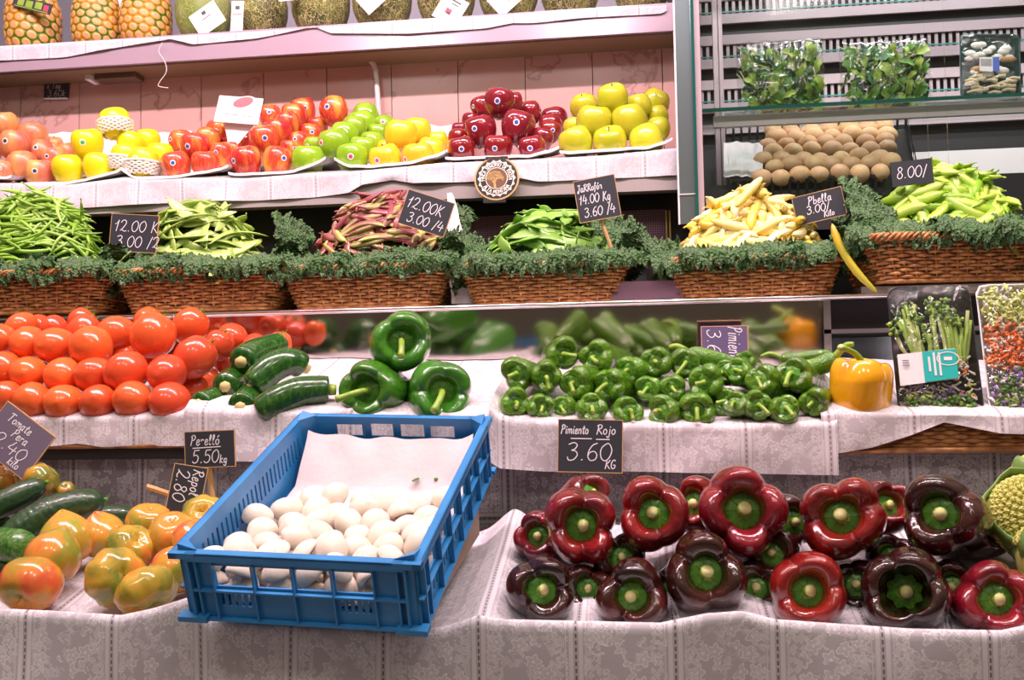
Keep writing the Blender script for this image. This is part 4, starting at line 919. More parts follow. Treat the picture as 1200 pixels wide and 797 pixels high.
# wooden wedge below the raised back of the crate
g = G(); a = CR @ Vector((-.13, .06, -.004)); b = CR @ Vector((.13, .06, -.004)); c_ = CR @ Vector((.13, .40, -.004)); d_ = CR @ Vector((-.13, .40, -.004))
lo = [Vector((p.x, p.y, EYE.z - .292 + .26 * max(0, p.y - 1.245))) for p in (a, b, c_, d_)]
g.add([tuple(p) for p in (a, b, c_, d_)] + [tuple(p) for p in lo], [(0, 1, 2, 3), (4, 7, 6, 5), (0, 4, 5, 1), (1, 5, 6, 2), (2, 6, 7, 3), (3, 7, 4, 0)])
thing('crate_support', 'brown wooden wedge under the raised back of the blue crate', 'support', None, (), None, g.mesh('crate_support', plain('support_wood', (.30, .20, .13), .6), False))
# ------------------------------------------------------------------ woven baskets
def rrect(t, w_, d, r):
    "point and outward normal on a rounded rectangle, t in 0..1"
    hw, hd = w_ / 2 - r, d / 2 - r; segs = [2 * hw, math.pi * r / 2, 2 * hd, math.pi * r / 2] * 2; L = sum(segs); s_ = (t % 1) * L
    cx = [(hw, -hd), (hw, hd), (-hw, hd), (-hw, -hd)]; an = [-math.pi / 2, 0, math.pi / 2, math.pi]
    x = -hw; k = 0
    for k in range(8):
        if s_ <= segs[k] or k == 7: break
        s_ -= segs[k]
    q = k // 2
    if k % 2 == 0:
        st = [(-hw, -hd - r), (hw + r, -hd), (hw, hd + r), (-hw - r, hd)][q]; dr = [(1, 0), (0, 1), (-1, 0), (0, -1)][q]
        n = [(0, -1), (1, 0), (0, 1), (-1, 0)][q]; return (st[0] + dr[0] * s_, st[1] + dr[1] * s_), n
    c_ = cx[q]; a_ = an[q] + s_ / r; n = (math.cos(a_), math.sin(a_)); return (c_[0] + n[0] * r, c_[1] + n[1] * r), n
BW, BD, BH = .335, .235, .078
def basket_meshes():
    g = G(); NS = 48; rows = 11; n = NS * 4
    def size(z): q = z / BH; return BW * (.84 + .16 * q), BD * (.80 + .20 * q), .035
    for k in range(rows):
        z = .010 + (BH - .018) * k / (rows - 1); w_, d, r = size(z); pts = []
        for i in range(n + 1):
            p, nn = rrect(i / n, w_, d, r); o = .0030 * math.sin(math.pi * (i / 4 + k)) + .0006 * math.sin(i * .9 + k); pts.append((p[0] + nn[0] * o, p[1] + nn[1] * o, z + .0005 * math.sin(i * .37 + k * 2)))
        g.tube(pts, .0037, 5, cap=False, flat=.85)
    for i in range(NS):
        pts = [(*rrect((i + .5) / NS * 1., *size(z))[0], z) for z in (.004, BH * .5, BH - .003)]; g.tube(pts, .0024, 5)
    weave = g.mesh('weave', M['wicker'])
    g = G(); w_, d, r = size(BH)
    for s_ in range(4):
        pts = []
        for i in range(361):
            p, nn = rrect(i / 360, w_ + .004, d + .004, r); a = i / 360 * 2 * math.pi * 26 + s_ * math.pi / 2
            pts.append((p[0] + nn[0] * .006 * math.cos(a), p[1] + nn[1] * .006 * math.cos(a), BH + .001 + .0055 * math.sin(a)))
        g.tube(pts, .0034, 5, cap=False)
    rim = g.mesh('rim', M['wicker'])
    g = G(); w_, d, r = size(0)
    for k, z in enumerate((.003, .0075)):
        g.tube([(rrect(i / 200, w_ + .006 - k * .004, d + .006 - k * .004, r)[0] + (z,)) for i in range(201)], .0034, 6, cap=False)
    g.box((0, 0, .003), (w_ - .03, d - .03, .004)); base = g.mesh('base', M['wicker'])
    P = np.array([[(*rrect(i / 60, *[a * .965 for a in size(z)[:2]], .03)[0], z) for z in (.006, BH * .5, BH - .006)] for i in range(61)])
    lin = G().add(P.reshape(-1, 3), grid(61, 3)).mesh('liner', M['dark'])
    return weave, rim, base, lin
WV, RM, BS, LN = basket_meshes()
def bean(kind, L, r, bend, seed, flat=1., bumps=0, tip=.25, side=0.):
    rr = random.Random(seed); n = 15; t = np.linspace(0, 1, n); s_ = (t - .5)
    x = s_ * L; z = -bend * L * 4 * s_ ** 2 * rr.uniform(.3, 1.3); y = side * L * (4 * s_ ** 2 + rr.uniform(-.3, .3) * np.sin(3.1 * t)) + rr.uniform(-.02, .02) * L * np.sin(6 * t)
    R = r * np.clip(np.minimum(t / .16, (1 - t) / tip), 0, 1) ** .6 * (1 + (bumps * .10 * np.cos(t * 2 * math.pi * 5.5))) + .0007
    g = G().tube(np.stack([x, y, z], 1), R, 8, flat=flat, up=(0, .35, 1.))
    g.tube([(x[0] - .007, y[0] + .001, z[0] - .001), (x[0], y[0], z[0])], [.0012, .0018], 5)
    return g.mesh(kind, None)
def beans(kind, matk, L, r, bend, flat=1., bumps=0, side=.12, nvar=7):
    out = []
    for k in range(nvar):
        m = bean(kind, L * (.8 + .06 * k), r, bend, k * 7 + 1, flat, bumps, side=side * (-1) ** k); m.materials.clear(); m.materials.append(M[matk]); out.append(m)
    return out
def heap(name, label, cat_, group, meshes, cx, cy, z0, w_, d, h, n, seed, along=0., spread=1.6, px=0., layers=3, power=1.4):
    rr = random.Random(seed)
    def H(x, y):
        q = min(1, math.sqrt(((x - px) / (w_ / 2)) ** 2 + ((y - .025) / (d / 2)) ** 2) ** 1.0); return h * (1 - q ** power)
    for i in range(n):
        lay = i % layers
        a = rr.uniform(0, 6.28); q = math.sqrt(rr.random()) * (.90 - .05 * lay); x, y = q * w_ / 2 * math.cos(a), q * d / 2 * math.sin(a)
        if y > d * .30 and rr.random() < .6: y = -y
        z = max(H(x, y) - .0105 * lay, .006) + rr.uniform(-.002, .004)
        e = .012; gx = (H(x + e, y) - H(x - e, y)) / 2 / e; gy = (H(x, y + e) - H(x, y - e)) / 2 / e
        ke = max(.12, 1 - q ** 3); N_ = Vector((-gx * ke, -gy * ke, 1)).normalized(); ya = along + rr.gauss(0, spread * .5)
        if q > .60: ya = math.atan2(y / (d / 2), x / (w_ / 2)) * (1. if abs(x) > abs(y) else 1.) + math.pi / 2 + rr.gauss(0, .28); ya = (0 if abs(y) / d > abs(x) / w_ else math.pi / 2) + rr.gauss(0, .42)
        t_ = Vector((math.cos(ya), math.sin(ya), 0)); t_ = (t_ - N_ * t_.dot(N_)).normalized(); t_ = (t_ + N_ * rr.uniform(-.12, .16)).normalized(); b_ = N_.cross(t_).normalized(); N2 = t_.cross(b_)
        R = Matrix((t_, b_, N2)).transposed() @ Matrix.Rotation(rr.uniform(-.7, .7), 3, 'X')
        s_ = rr.uniform(.85, 1.12)
        zn = 'low along the rim of' if q > .74 else ('near the crown of' if q < .3 else ('on the front slope of' if y < -abs(x) * .5 else ('on the left slope of' if x < 0 else 'on the right slope of')))
        mi = rr.randrange(len(meshes)); Ls = (.8 + .06 * mi) * s_; lw = 'short ' if Ls < .88 else ('long ' if Ls > 1.06 else 'mid-length ')
        zn = zn.replace('slope of', ('upper ' if q < .52 else 'lower ') + 'slope of') if 'slope' in zn else zn
        thing(name, lw + label.replace('in the heap of', zn), cat_, TRS((cx + x, cy + y, z0 + z), R, s_), (), group, meshes[mi])
    g = G(); V = []
    for i in range(21):
        for j in range(21):
            x, y = (i / 10 - 1) * w_ / 2, (j / 10 - 1) * d / 2; V.append((cx + x * .93, cy + y * .93, z0 + H(x, y) - .0105 * layers - .006 - .02 * (H(x, y) <= 0)))
    return g.add(V, grid(21, 21)).mesh('kale_leaf', M['kale'])
def kale_leaf(L, wd, seed, droop=.5):
    "a curled, blistered leaf: x along, y across, frilled edges"
    P = np.zeros((80, 24, 3)); rr = random.Random(seed); ph = rr.uniform(0, 50)
    for i in range(80):
        u = i / 79
        for j in range(24):
            v = j / 23 * 2 - 1; ww = wd * (.55 + .45 * math.sin(math.pi * min(1, u * 1.05 + .08)) ** .6)
            e = abs(v) ** 1.5
            x = (u - .5) * L + .006 * e * nz(u * 16 + ph, v * 3)
            y = v * ww / 2 + .004 * e * math.sin(u * 38 + ph + v * 4)
            z = -droop * (v ** 2) * ww * .55 + e * (.004 * math.sin(u * 44 + ph * 2 + 5 * nz(u * 9, v, ph)) + .022 * nz(u * 22 + ph, v * 3, 7) + .010 * nz(u * 48 + ph, v * 9, 3)) + .005 * nz(u * 50 + ph, v * 16, 2) + .010 * nz(u * 5 + ph, v * 1.5)
            P[i, j] = (x, y, z)
    g = G().add(P.reshape(-1, 3), grid(80, 24)); return g.mesh('kale_leaf', M['kale'])
KL = [kale_leaf(.125, .062, k) for k in range(5)] + [kale_leaf(.10, .085, 20 + k, .2) for k in range(3)]
kr = random.Random(5)
def kale(cx, y, zt_, w_, what, back_px=()):
    n = 6
    spots = []
    for i in range(n):
        x = cx - w_ / 2 + w_ * (i + .5) / n; spots.append(((x, y - .002 - .005 * (i % 2), zt_ + .013 + .009 * (i % 2)), (.75 + kr.uniform(-.2, .2), kr.uniform(-.16, .16), kr.uniform(-.1, .1)), KL[kr.randrange(5)], 1.05, f'curly kale leaf, {nth(i, n)} on the front rim of {what}'))
    for sx, wd in ((-1, 'left'), (1, 'right')):
        spots.append(((cx + sx * w_ * .505, y + .07, zt_ + .012), (-.2, sx * .9, math.pi / 2 + sx * .15), KL[kr.randrange(5)], 1.05, f'curly kale leaf folded over the {wd} side of {what}'))
    for i, (qx, qy, qY, rx, rz, sc) in enumerate(back_px):
        spots.append((tuple(at(qx, qy, qY)), (rx, .2, rz), KL[5 + i % 3], sc, ['upright curly kale leaf behind ', 'second upright kale leaf rising behind ', 'third kale leaf tucked behind '][i] + what))
    for l_, r_, m_, s_, lab in spots: thing('kale_leaf', lab, 'kale', TRS(l_, r_, s_), (), 'curly kale leaves lining the baskets', m_)
def basket(what, x0, x1, yb, Y, kind, bk=(), kp=None, yaw=0.):
    A, B = at(x0, yb, Y), at(x1, yb, Y); w_ = (B.x - A.x); sc = w_ / BW; cx = (A.x + B.x) / 2; cy = Y + BD * sc * .5 * .9; zb_ = at((x0 + x1) / 2, yb, Y).z
    t = thing('wicker_basket', f'brown woven wicker basket {what}', 'basket', TRS((cx, cy, zb_), (0, 0, yaw), (sc, sc * .95, 1.08)), [('weave', WV, None, (), {'kind': 'stuff'}), ('rim', RM), ('base', BS), ('liner', LN)], 'wicker baskets in a row on the rail')
    return cx, cy, zb_ + BH * 1.08, w_, BD * sc * .95
MB = {
 'thin': beans('green_bean', 'b_green', .125, .0034, .10, 1., .25, .14), 'flat': beans('flat_bean', 'b_flat', .14, .0112, .14, .25, .3, .18),
 'purple': beans('borlotti_bean', 'b_purple', .115, .0085, .10, .5, .6, .12), 'wide': beans('flat_pod', 'b_wide', .12, .0125, .08, .25, .3, .10),
 'yellow': beans('butter_bean', 'b_yellow', .115, .0098, .06, .75, .4, .12), 'pea': beans('pea_pod', 'b_pea', .11, .0108, .10, .55, .7, .14)}
def fill(what, x0, x1, yb, Y, kind, name, label, cat_, peak, n, seed, along, spread, back_px=(), pxo=0., layers=3, power=1.9, yaw=0.):
    cx, cy, zt_, w_, d = basket(what, x0, x1, yb, Y, kind, yaw=yaw)
    hh = at(peak[0], peak[1], cy).z - zt_
    bed = heap(name, label, cat_, label.split(' in ')[0] + 's in ' + label.split(' of ')[-1], MB[kind], cx, cy, zt_ - .004, w_ * .97, d * .90, hh, n, seed, along, spread, at(peak[0], peak[1], cy).x - cx, layers, power)
    thing('kale_leaf', f'broad kale leaf bedding the beans inside the basket {what}', 'kale', None, (), 'curly kale leaves lining the baskets', bed)
    kale(cx, Y - .002, zt_, w_ * .98, 'the basket ' + {'t': 'of thin beans', 'p': 'of flat beans', 'u': 'of purple beans', 'b': 'of broad pods', 'y': 'of yellow beans', 'g': 'of pea pods'}[{'of thin green beans': 't', 'of pale flat green beans': 'p', 'of purple speckled beans': 'u', 'of broad flat green pods': 'b', 'of pale yellow beans': 'y', 'of plump green pea pods': 'g'}[what]], back_px)
fill('of thin green beans', -82, 122, 367, YB, 'thin', 'green_bean', 'thin green bean in the heap of the first basket', 'bean', (34, 224), 230, 1, .2, 1.9, layers=3, power=2.0)
fill('of pale flat green beans', 130, 328, 364, YB, 'flat', 'flat_bean', 'pale green flat bean in the heap of the second basket', 'bean', (225, 235), 130, 2, .8, 2.2, power=2.0)
fill('of purple speckled beans', 328, 522, 361, YB, 'purple', 'borlotti_bean', 'purple streaked bean pod in the heap of the third basket', 'bean', (440, 226), 150, 3, .45, 1.5, ((345, 270, 2.02, 1.2, .9, 1.0), (530, 262, 2.1, 1.3, -.6, 1.15), (548, 285, 2.02, 1.0, .4, 1.0)))
fill('of broad flat green pods', 540, 735, 359, YB, 'wide', 'flat_pod', 'broad flat green pod in the heap of the fourth basket', 'bean', (640, 243), 110, 4, -.3, 1.6, ((725, 270, 2.08, 1.2, .3, 1.25), (755, 290, 2.0, .9, -.5, 1.0)))
fill('of pale yellow beans', 784, 990, 354, YB, 'yellow', 'butter_bean', 'pale yellow butter bean in the heap of the fifth basket', 'bean', (880, 222), 190, 5, .5, 1.9, ((1000, 262, 2.06, 1.0, .2, 1.0),))
fill('of plump green pea pods', 1012, 1232, 329, YB - .03, 'pea', 'pea_pod', 'plump green pea pod in the heap of the sixth basket', 'bean', (1110, 190), 190, 6, 2.2, 1.9, ((1012, 232, 2.03, 1.2, .6, 1.1), (1024, 250, 1.98, 1.0, .2, 1.0)), yaw=.12)
# grey housing carrying the last basket
thing('support_block', 'grey metal housing under the basket of pea pods', 'support', None, (), None, boxm('support_block', M['grey'], X(1012, 330, YB - .02), XR - .05, YB, YB + .25, zr - .002, at(1122, 330, YB - .03).z - .002))
for l, pts, r in [('pale yellow bean dangling over the basket edge onto the grey housing', [(975, 262, 1.93), (985, 290, 1.92), (1005, 320, 1.91), (1028, 343, 1.90)], .0068),
                  ('short yellow bean lying in the gap between two baskets', [(766, 307, 1.99), (774, 303, 1.98), (782, 300, 1.98)], .0065),
                  ('long white bean sticking up out of the yellow heap', [(862, 243, 2.0), (878, 224, 2.02), (893, 208, 2.04)], .0085)]:
    P = cat([at(*p) for p in pts], 16); t = np.linspace(0, 1, 16)
    thing('butter_bean', l, 'bean', None, (), 'loose yellow beans', G().tube(P, r * np.clip(np.minimum(t / .2, (1 - t) / .3), 0, 1) ** .6 + .0008, 9).mesh('butter_bean', M['b_yellow' if 'white' in l else 'b_bright']))
P = []; UV = []
for i in range(14):
    row = []
    for j in range(24):
        q = j / 23; wd = 6 + 26 * (q ** .7); p = at(527 + 18 * q + (i / 13 - .5) * wd + 2 * nz(q * 6, i / 4), 226 + 130 * q, 2.10 - .10 * q); p.y += .006 * nz(i / 4, q * 8); row.append(tuple(p))
    P.append(row); UV.append([(r[0], r[2]) for r in row])
thing('paper_sheet', 'white paper corner sticking up between the purple bean basket and the next', 'paper', None, (), None, sheet_mesh('paper_sheet', np.array(P), np.array(UV), M['white']))
# ------------------------------------------------------------------ handwriting
GLY = {
 '0': (7, ["4,10 1,8 0,5 1,1.5 3.5,0 6,2 7,6 5.5,9 4,10"]), '1': (4.5, ["0,6.5 1.8,7 3.4,10 2.6,5 2,0"]), '2': (7, ["0,8 2,10 5,9.6 5.6,7 3,3 0,.4 2,1.2 5,0 7,.6"]),
 '3': (6.5, ["0,9 3,10 5.2,8.6 4,6.4 2,5.6 4.6,5.2 6,3 4,.4 1,0 0,1.6"]), '4': (7, ["2.4,10 1.4,7 0,4 3,3.8 7,4.2", "5.2,7 5,4 4.6,0"]),
 '5': (6.5, ["1.4,9.6 1,7.6 .8,5.6", "1.4,9.8 4,9.8 6.2,10", ".8,5.6 3.6,6.2 5.8,4.2 4.8,1 2,0 0,1.2"]), '6': (6.5, ["5.4,9.8 2.6,8.6 .6,5 .6,2 2.6,0 5.4,.8 6,3.4 4,5.2 1.4,4.4 .6,2.6"]),
 '8': (6.5, ["5.4,8.6 3.4,10 1.2,8.8 2,6.6 4.6,4.8 6,2.6 4.6,.3 2,0 .4,2 1.6,4.6 4.6,6.4 5.6,8.2"]), '.': (2.6, ["1,.2 1.3,.5"]), '/': (4, ["0,-1 4,10"]), '-': (4, ["0,5 4,5"]),
 'P': (6, ["1.4,10 1,5 0,0", "0,8.6 2.6,10.2 5.4,9 5,6.4 2.6,5 1.2,5"]), 'R': (7, ["1.6,10 1.2,5 .4,0", "0,8.8 3,10.2 6,9 5.4,6.6 2,5.2 4,3 7,0"]), 'K': (6, ["1,10 .6,5 0,0", "5.4,9.6 2.4,6 .8,4.6 3,3 6,0"]),
 'G': (6, ["5.4,9 3,10 .6,7 .4,3 2.6,0 5.4,1.4 5.6,4 3.4,4.2"]), 'T': (7, ["0,9.4 3,10.2 7,10", "3.4,10 3,5 2.4,0"]), 'J': (6, ["1,9.6 4,10.2 6,9.8", "4,10 3.8,4 2,-1 0,0 1,2"]), 'O': (7, ["4,10 1,8 0,5 1,1.5 3.5,0 6,2 7,6 5.5,9 4,10"]),
 'a': (5.4, ["4.4,5 2,5.6 .2,3 1,.2 3,.6 4.4,4.8 4.2,1 5.4,.2"]), 'b': (5, [".6,10 .6,4 .4,.6 2.6,0 4.6,2 3.6,4.8 .8,4"]), 'd': (5.4, ["4.4,5 2,5.6 .2,3 1,.2 3,.6 4.4,4 4.8,10 4.4,4 5,.2"]), 'e': (4.6, [".4,2.6 3.4,3.2 3.8,5 2,5.6 .4,3.4 .8,.6 2.6,0 4.6,1.2"]),
 'f': (4, ["4,9.4 2.4,10 1.6,7 1.2,0 .6,-3", "0,5.4 3.6,5.6"]), 'g': (5.4, ["4.4,5 2,5.6 .2,3 1,.6 3,.8 4.4,4.8 4,-1.6 2,-3.6 .2,-2.4"]), 'h': (5, [".8,10 .4,0 .6,4 2.8,5.6 4,4 4.4,0"]), 'i': (2.4, ["1,5.4 .8,1 2,.2", "1.4,7.8 1.5,8.1"]),
 'j': (3, ["2,5.4 1.6,-2 0,-3.4 -1.4,-2", "2.2,7.8 2.3,8.1"]), 'k': (4.8, [".8,10 .4,5 .2,0", "4,5.8 1,3 4.6,0"]), 'l': (3, [".4,2 2.4,8.4 1.4,10 .6,7 .8,1 2.6,.2"]), 'm': (7.4, [".4,5.4 .2,0 .4,4 2.4,5.6 3.2,4 3.2,0 3.6,4 5.6,5.6 6.4,4 6.6,.2"]),
 'n': (5, [".4,5.4 .2,0 .6,4 2.8,5.6 4,4 4.2,.2"]), 'o': (5, ["2.4,5.6 .4,4 .4,1.4 2.4,0 4.4,1.6 4.2,4.4 2.4,5.6"]), 'p': (5, [".8,5.4 .4,0 .2,-3.4", ".6,4 2.6,5.6 4.4,4 3.6,1 .8,.6"]), 'r': (4, [".4,5.4 .4,0 .6,3.6 2.2,5.4 3.8,5"]),
 's': (4, ["3.6,5 1.6,5.6 .6,4 3,2.4 2.8,.4 .2,.2"]), 't': (4, ["2.2,8.8 1.6,2 2.6,0 3.8,.8", "0,6 4,6.4"]), 'q': (5, ["4.4,5 2,5.6 .2,3 1,.6 3,.8 4.4,4.8 4,-3"]),
 'A': (6, ["0,0 3,10 6,0", "1.2,4 4.8,4"]), 'C': (6, ["5.6,8.6 3,10 .4,7 .4,3 3,0 5.6,1.4"]), 'D': (6, ["0,0 0,10", "0,10 3,9.8 6,7 6,3 3,.2 0,0"]), 'E': (5, ["0,0 0,10", "0,10 5,10", "0,5 4,5", "0,0 5,0"]), 'F': (5, ["0,0 0,10", "0,10 5,10", "0,5 4,5"]),
 'I': (2, ["1,0 1,10"]), 'L': (5, ["0,10 0,0", "0,0 5,0"]), 'M': (8, ["0,0 .4,10", ".4,10 4,3", "4,3 7.6,10", "7.6,10 8,0"]), 'N': (6.6, ["0,0 0,10", "0,10 6.6,0", "6.6,0 6.6,10"]), 'Ñ': (6.6, ["0,0 0,9", "0,9 6.6,0", "6.6,0 6.6,9", "1.5,11 3,12 5,11"]), 'S': (6, ["5.4,8.8 3,10 .6,8 3,5.2 5.6,2.6 3,0 .2,1.4"]),
 'ó': (5, ["2.4,5.6 .4,4 .4,1.4 2.4,0 4.4,1.6 4.2,4.4 2.4,5.6", "2.4,7.4 4,9"]), 'x': (0, []), ' ': (4, [])}
def write(g, T, text, x, y, h, wd, mi=0, slant=.12, ws=1.):
    "strokes as flat ribbons; T maps board (x, y) to 3-D"
    for ch in text:
        w_, st = GLY[ch]
        for s_ in st:
            P = np.array([[float(q) for q in p.split(',')] for p in s_.split()]) * h / 10
            P = np.stack([x + P[:, 0] * ws + P[:, 1] * slant, y + P[:, 1]], 1)
            C_ = cat(P, max(4, len(P) * 4)) if len(P) > 2 else P
            ribbon(g, T, C_, wd, mi)
        x += (w_ + 1.6) * h / 10 * ws
    return x
def ribbon(g, T, C_, wd, mi=0):
    d = np.gradient(C_, axis=0); d /= np.linalg.norm(d, axis=1)[:, None] + 1e-9; n_ = np.stack([-d[:, 1], d[:, 0]], 1) * wd / 2
    C2 = C_.copy(); C2[0] -= d[0] * wd * .4; C2[-1] += d[-1] * wd * .4
    V = [T(*p) for a, b in zip(C2 + n_, C2 - n_) for p in (a, b)]
    g.add(V, [(2 * i, 2 * i + 1, 2 * i + 3, 2 * i + 2) for i in range(len(C_) - 1)], mi)
def sign(label, corners, Y, texts, board='slate', edge=True, yaw=0., lean=0., stick=None, lines=(), turn=0, name='price_sign', cat_='sign', thick=.003, chalkw=.0016, group=None, Ys=None):
    "corners TL TR BR BL in the photo; texts: (string, x, y, height) in board widths, y up; turn: quarter turns of the writing"
    P = [at(*c, Y) for c in corners]; ctr = (P[0] + P[1] + P[2] + P[3]) / 4
    ex = ((P[1] - P[0]) + (P[2] - P[3])) / 2; ey = ((P[0] - P[3]) + (P[1] - P[2])) / 2; w_, h_ = ex.length, ey.length
    ex.normalize(); ey = (ey - ex * ey.dot(ex)).normalized(); ez = ex.cross(ey)
    w_ /= max(.3, math.cos(math.radians(yaw)))
    R = Matrix.Rotation(math.radians(yaw), 3, 'Z') @ Matrix((ex, ey, ez)).transposed() @ Matrix.Rotation(math.radians(lean), 3, 'X')
    root = thing(name, label, cat_, TRS(ctr, R), (), group)
    g = G().box((0, 0, 0), (w_, h_, thick)); obj('board', g.mesh('board', M[board], False), root)
    if edge:
        g = G(); e = .0012
        g.box((0, h_ / 2 + e / 2, 0), (w_ + 2 * e, e, thick)).box((w_ / 2 + e / 2, 0, 0), (e, h_, thick)).box((-w_ / 2 - e / 2, 0, 0), (e, h_, thick)).box((0, -h_ / 2 - e / 2, 0), (w_ + 2 * e, e, thick))
        obj('edge_strip', g.mesh('edge_strip', M['pine'], False), root)
    g = G(); sw_, sh_ = (w_, h_) if turn % 2 == 0 else (h_, w_); ca, sa = [(1, 0), (0, 1), (-1, 0), (0, -1)][turn % 4]
    def T(x, y): return (x * ca - y * sa, x * sa + y * ca, thick / 2 + .0004)
    for t_ in texts:
        s_, x, y, h = t_[:4]; k = t_[4] if len(t_) > 4 else 1.
        write(g, T, s_, (x - .5) * sw_, (y - .5) * sh_, h * sh_, chalkw, 0, .12, k)
    for x0, y0, x1, y1 in lines: ribbon(g, T, np.array([[(x0 - .5) * sw_, (y0 - .5) * sh_], [(x1 - .5) * sw_, (y1 - .5) * sh_]]), chalkw)
    if texts: obj('lettering', g.mesh('lettering', M['chalk'], False), root)
    if stick:
        A, B = at(*stick[0], Y + .006), at(*stick[1], (Ys or Y) + .006); inv = root.matrix_basis.inverted(); A, B = inv @ A, inv @ B
        g = G().tube([A, B], stick[2], 4, flat=.5, up=(0, 0, 1)); obj('stick', g.mesh('stick', M['pine'], False), root)
    return root
sign('black price card 12.00 and 3.00 leaning in the pale flat green beans', [(129, 251), (185, 253), (184, 297), (131, 293)], 1.99, [('12.00 K', .08, .54, .30, .85), ('3.00 /2', .14, .12, .30, .85)], Ys=2)
sign('black price card 12.00 K tilted among the purple beans', [(476, 221), (531, 239), (521, 278), (470, 262)], 1.99, [('12.00K', .06, .52, .32, .78), ('3.00 /4', .16, .12, .28, .8)])
sign('tall black price card on a wooden stick in the broad flat green pods', [(670, 214), (718, 205), (729, 252), (682, 261)], 1.985, [('JaRRofón', .06, .72, .17, .62), ('14.00 Kg', .06, .42, .22, .62), ('3.60 /4', .14, .10, .22, .70)], stick=((702, 250), (717, 292), .0034))
sign('slanted black price card behind the pale yellow beans', [(937, 232), (993, 220), (982, 252), (928, 263)], 2.02, [('Pbella', .30, .62, .28, .8), ('3.00/', .24, .30, .28, .8), ('Kilo', .56, .08, .2, .8)], yaw=-12)
sign('black price card 8.00 behind the pea pods, by the brown mushrooms', [(1044, 191), (1092, 185), (1094, 214), (1045, 219)], 2.0, [('8.00/', .12, .30, .46, .75)], edge=False)
sign('violet price card lying sideways against the mirror behind the green peppers', [(822, 383), (875, 382), (877, 419), (823, 420)], 1.90, [('Pimiento', .02, .58, .30, .55), ('3.60', .10, .12, .30, .9)], board='purpleboard', turn=3, lean=-6)
sign('dark price card reading red pepper 3.60 in front of the small green peppers', [(656, 492), (731, 493), (727, 554), (653, 552)], 1.575, [('Pimiento', .04, .73, .17, .64), ('Rojo', .60, .73, .18, .8), ('3.60', .14, .22, .34, .9), ('KG', .74, .07, .17, .8)], lines=[(.20, .64, .52, .64), (.60, .63, .80, .63)], lean=-4)
sign('dark price card 5.50 on a wooden stick below the courgettes', [(217, 507), (274, 504), (276, 546), (218, 548)], 1.53, [('Perelló', .12, .62, .28, .75), ('5.50', .14, .12, .36, .78), ('kg', .70, .10, .22, .8)], lines=[(.16, .54, .72, .56)], stick=((245, 540), (250, 592), .0046), board='slate')
sign('worn violet price card set corner down over the unripe tomatoes', [(10, 472), (66, 517), (26, 557), (-28, 518)], 1.50, [('Tomate', .18, .72, .17, .8), ('Pera', .40, .52, .17, .85), ('2.40', .20, .22, .26, 1.), ('kilo', .62, .06, .15, .8)], board='greyboard', lean=-8, stick=((18, 540), (22, 580), .004))
sign('black price card 2.80 turned sideways between orange tomatoes and crate', [(206, 543), (240, 550), (232, 604), (198, 598)], 1.46, [('Repol', .06, .60, .32, .8), ('2.80', .10, .12, .38, .9)], turn=3, yaw=14, stick=((208, 582), (172, 570), .0044), lean=-4)
sign('small black price sign fixed high on the marble wall', [(52, 96), (81, 96), (81, 115), (52, 116)], YW - .006, [('e Tag', .12, .60, .32, .8), ('3.60k', .16, .12, .38, .85)], edge=False, chalkw=.0010)
obj('ledge', G().box((.002, -.026, .003), (.072, .002, .012)).mesh('ledge', M['white'], False), bpy.data.objects['price_sign.010'])
# pink variety card with a picture of an apple
t = sign('pinkish white card with a red apple picture standing among the streaked apples', [(262, 112), (313, 116), (298, 146), (246, 142)], YS + .14, [], board='whiteplastic', edge=False, lean=-12, name='variety_card', cat_='card', thick=.0015)
g = G(); a = np.linspace(0, 6.283, 25)[:-1]
for rr_, z, mi in ((1.22, .0010, 1), (1., .0014, 0)):
    V = [(0.008, .022, z)] + [(.008 + rr_ * .024 * math.cos(x) * 1.05 + rr_ * .004 * math.sin(x), .022 + rr_ * .015 * math.sin(x) + rr_ * .004 * math.cos(x), z) for x in a]; g.add(V, [(0, 1 + j, 1 + (j + 1) % 24) for j in range(24)], mi)
obj('apple_picture', g.mesh('apple_picture', [plain('printed_red', (.42, .03, .04), .35), M['stick_red'] and plain('printed_pale_rim', (.80, .66, .70), .5)], False), t)
g = G()
for i, (x, y, l_) in enumerate([(-.034, -.014, .035), (.008, -.014, .012), (.03, -.016, .015)]): ribbon(g, lambda x, y: (x, y, .0012), np.array([[x, y], [x + l_, y]]), .0015)
obj('lettering', g.mesh('lettering', M['stick_black'], False), t)
P_ = [at(*c, YS + .145) for c in [(262, 142), (299, 145), (278, 170), (268, 172)]]
g = G().add([tuple(p) for p in P_] + [tuple(p + Vector((0, .0015, 0))) for p in P_], [(0, 1, 2, 3), (7, 6, 5, 4), (0, 4, 5, 1), (1, 5, 6, 2), (2, 6, 7, 3), (3, 7, 4, 0)])
me = g.mesh('lower_flap', M['white'], False); me.transform(t.matrix_basis.inverted()); obj('lower_flap', me, t)
